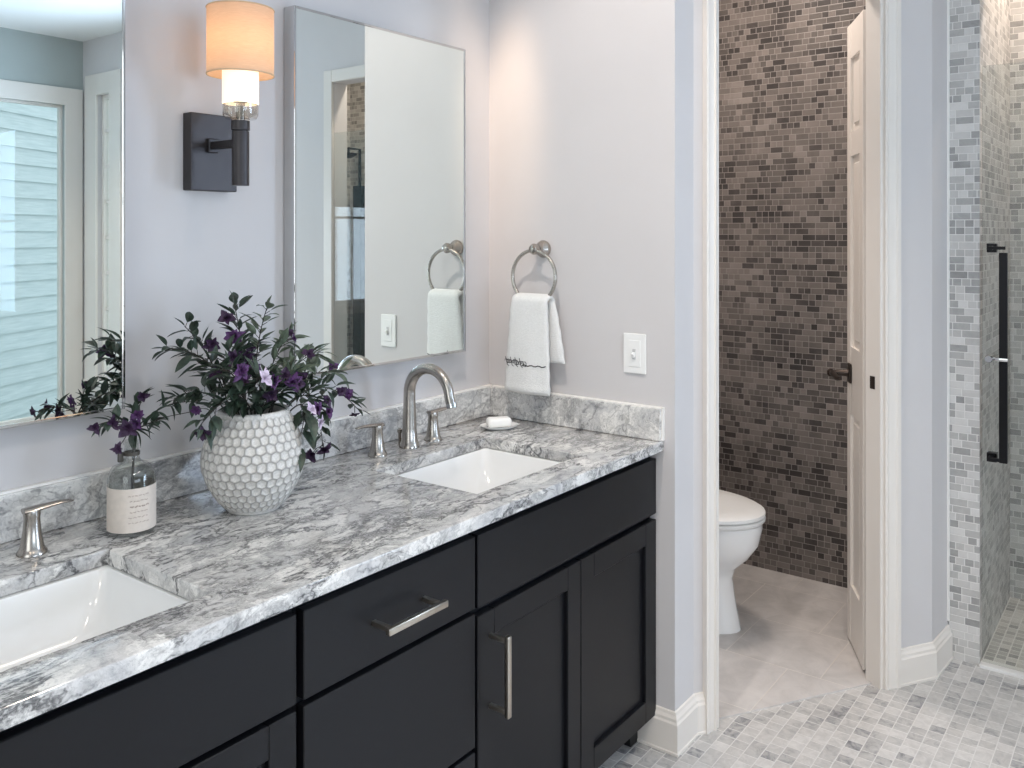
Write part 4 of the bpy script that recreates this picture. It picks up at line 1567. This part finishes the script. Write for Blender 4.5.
obj('tank', box(B(), TX - 0.2, TX + 0.2, -0.065, 0.125, 0.38, 0.70, 0.02, 4), CERAMIC, root, smooth=50)
obj('tank_lid', box(B(), TX - 0.21, TX + 0.21, -0.075, 0.135, 0.70, 0.735, 0.012, 4), CERAMIC, root, smooth=50)
bm = tube(B(), [(TX - 0.15, -0.064, 0.655), (TX - 0.15, -0.085, 0.655), (TX - 0.10, -0.09, 0.65)], [0.008, 0.007, 0.005], 10)
obj('flush_lever', bm, CHROME, root, smooth=50)

# ------------------------------------------------------------------ shower door, column
GX = 1.000
root = thing('shower_door', 'clear glass shower door with tall black pull at the right edge', 'shower door', (GX, -1.5, 0.01))
obj('glass_pane', box(B(), GX - 0.004, GX + 0.004, -1.90, PY1 - 0.006, 0.012, 1.872, 0.001), SHGLASS, root)
bm = box(B(), GX - 0.044, GX - 0.026, -1.249, -1.226, 0.648, 1.290, 0.002)
for zz in (0.668, 0.965, 1.272):
    pass
obj('pull_bar', bm, MATBLK, root)
for zz in (0.655, 1.304):
    bm = B()
    box(bm, GX - 0.034, GX + 0.034, -1.207, -1.195, zz - 0.006, zz + 0.006, 0.001)
    box(bm, GX - 0.014, GX + 0.014, -1.216, -1.188, zz - 0.014, zz + 0.014, 0.002)
    box(bm, GX - 0.042, GX - 0.030, -1.243, -1.195, zz - 0.005, zz + 0.005, 0.001)
    box(bm, GX - 0.045, GX - 0.033, -1.232, -1.220, min(zz, 0.655), zz + (0.0 if zz < 1 else 0.002), 0.0) if False else None
    obj('bracket', bm, MATBLK, root)
bm = B()
Mk = Matrix.Translation((GX - 0.06, -1.20, 0.965)) @ Matrix.Rotation(radians(90), 4, 'Y')
lathe(bm, [(0.010, 0.0), (0.012, 0.004), (0.012, 0.016), (0.006, 0.02), (0.006, 0.05), (0.009, 0.056)], n=20, M=Mk)
box(bm, GX - 0.058, GX - 0.044, -1.252, -1.196, 0.960, 0.970, 0.001)
obj('knob', bm, CHROME, root, smooth=40)

root = thing('shower_column', 'dark slim shower column on the tiled wall, seen only in the mirror', 'shower column', (1.63, -2.36, 1.2))
obj('panel', box(B(), 1.585, 1.628, -2.40, -2.33, 0.55, 1.64, 0.004), MATBLK, root)
bm = lathe(B(), [(0.015, 0), (0.05, 0.02), (0.055, 0.03)], (1.52, -2.365, 1.80), 24)
tube(bm, [(1.61, -2.365, 1.63), (1.61, -2.365, 1.86), (1.52, -2.365, 1.86), (1.52, -2.365, 1.82)], 0.009, 10)
obj('shower_head', bm, MATBLK, root, smooth=40)

# ------------------------------------------------------------------ trims of the ceiling lamps, added fill cans included
for i, (x, y) in enumerate(FILL_CANS + SPOTS + [(0.75, -0.45), (1.32, -1.55)]):
    bm = lathe(B(), [(0.072, CEIL - 0.004), (0.095, CEIL - 0.006), (0.097, CEIL - 0.001), (0.072, CEIL - 0.001)], (x, y, 0), 36, cap0=False, cap1=False)
    struct('trim_lamp_ring', bm, TRIM, smooth=40)
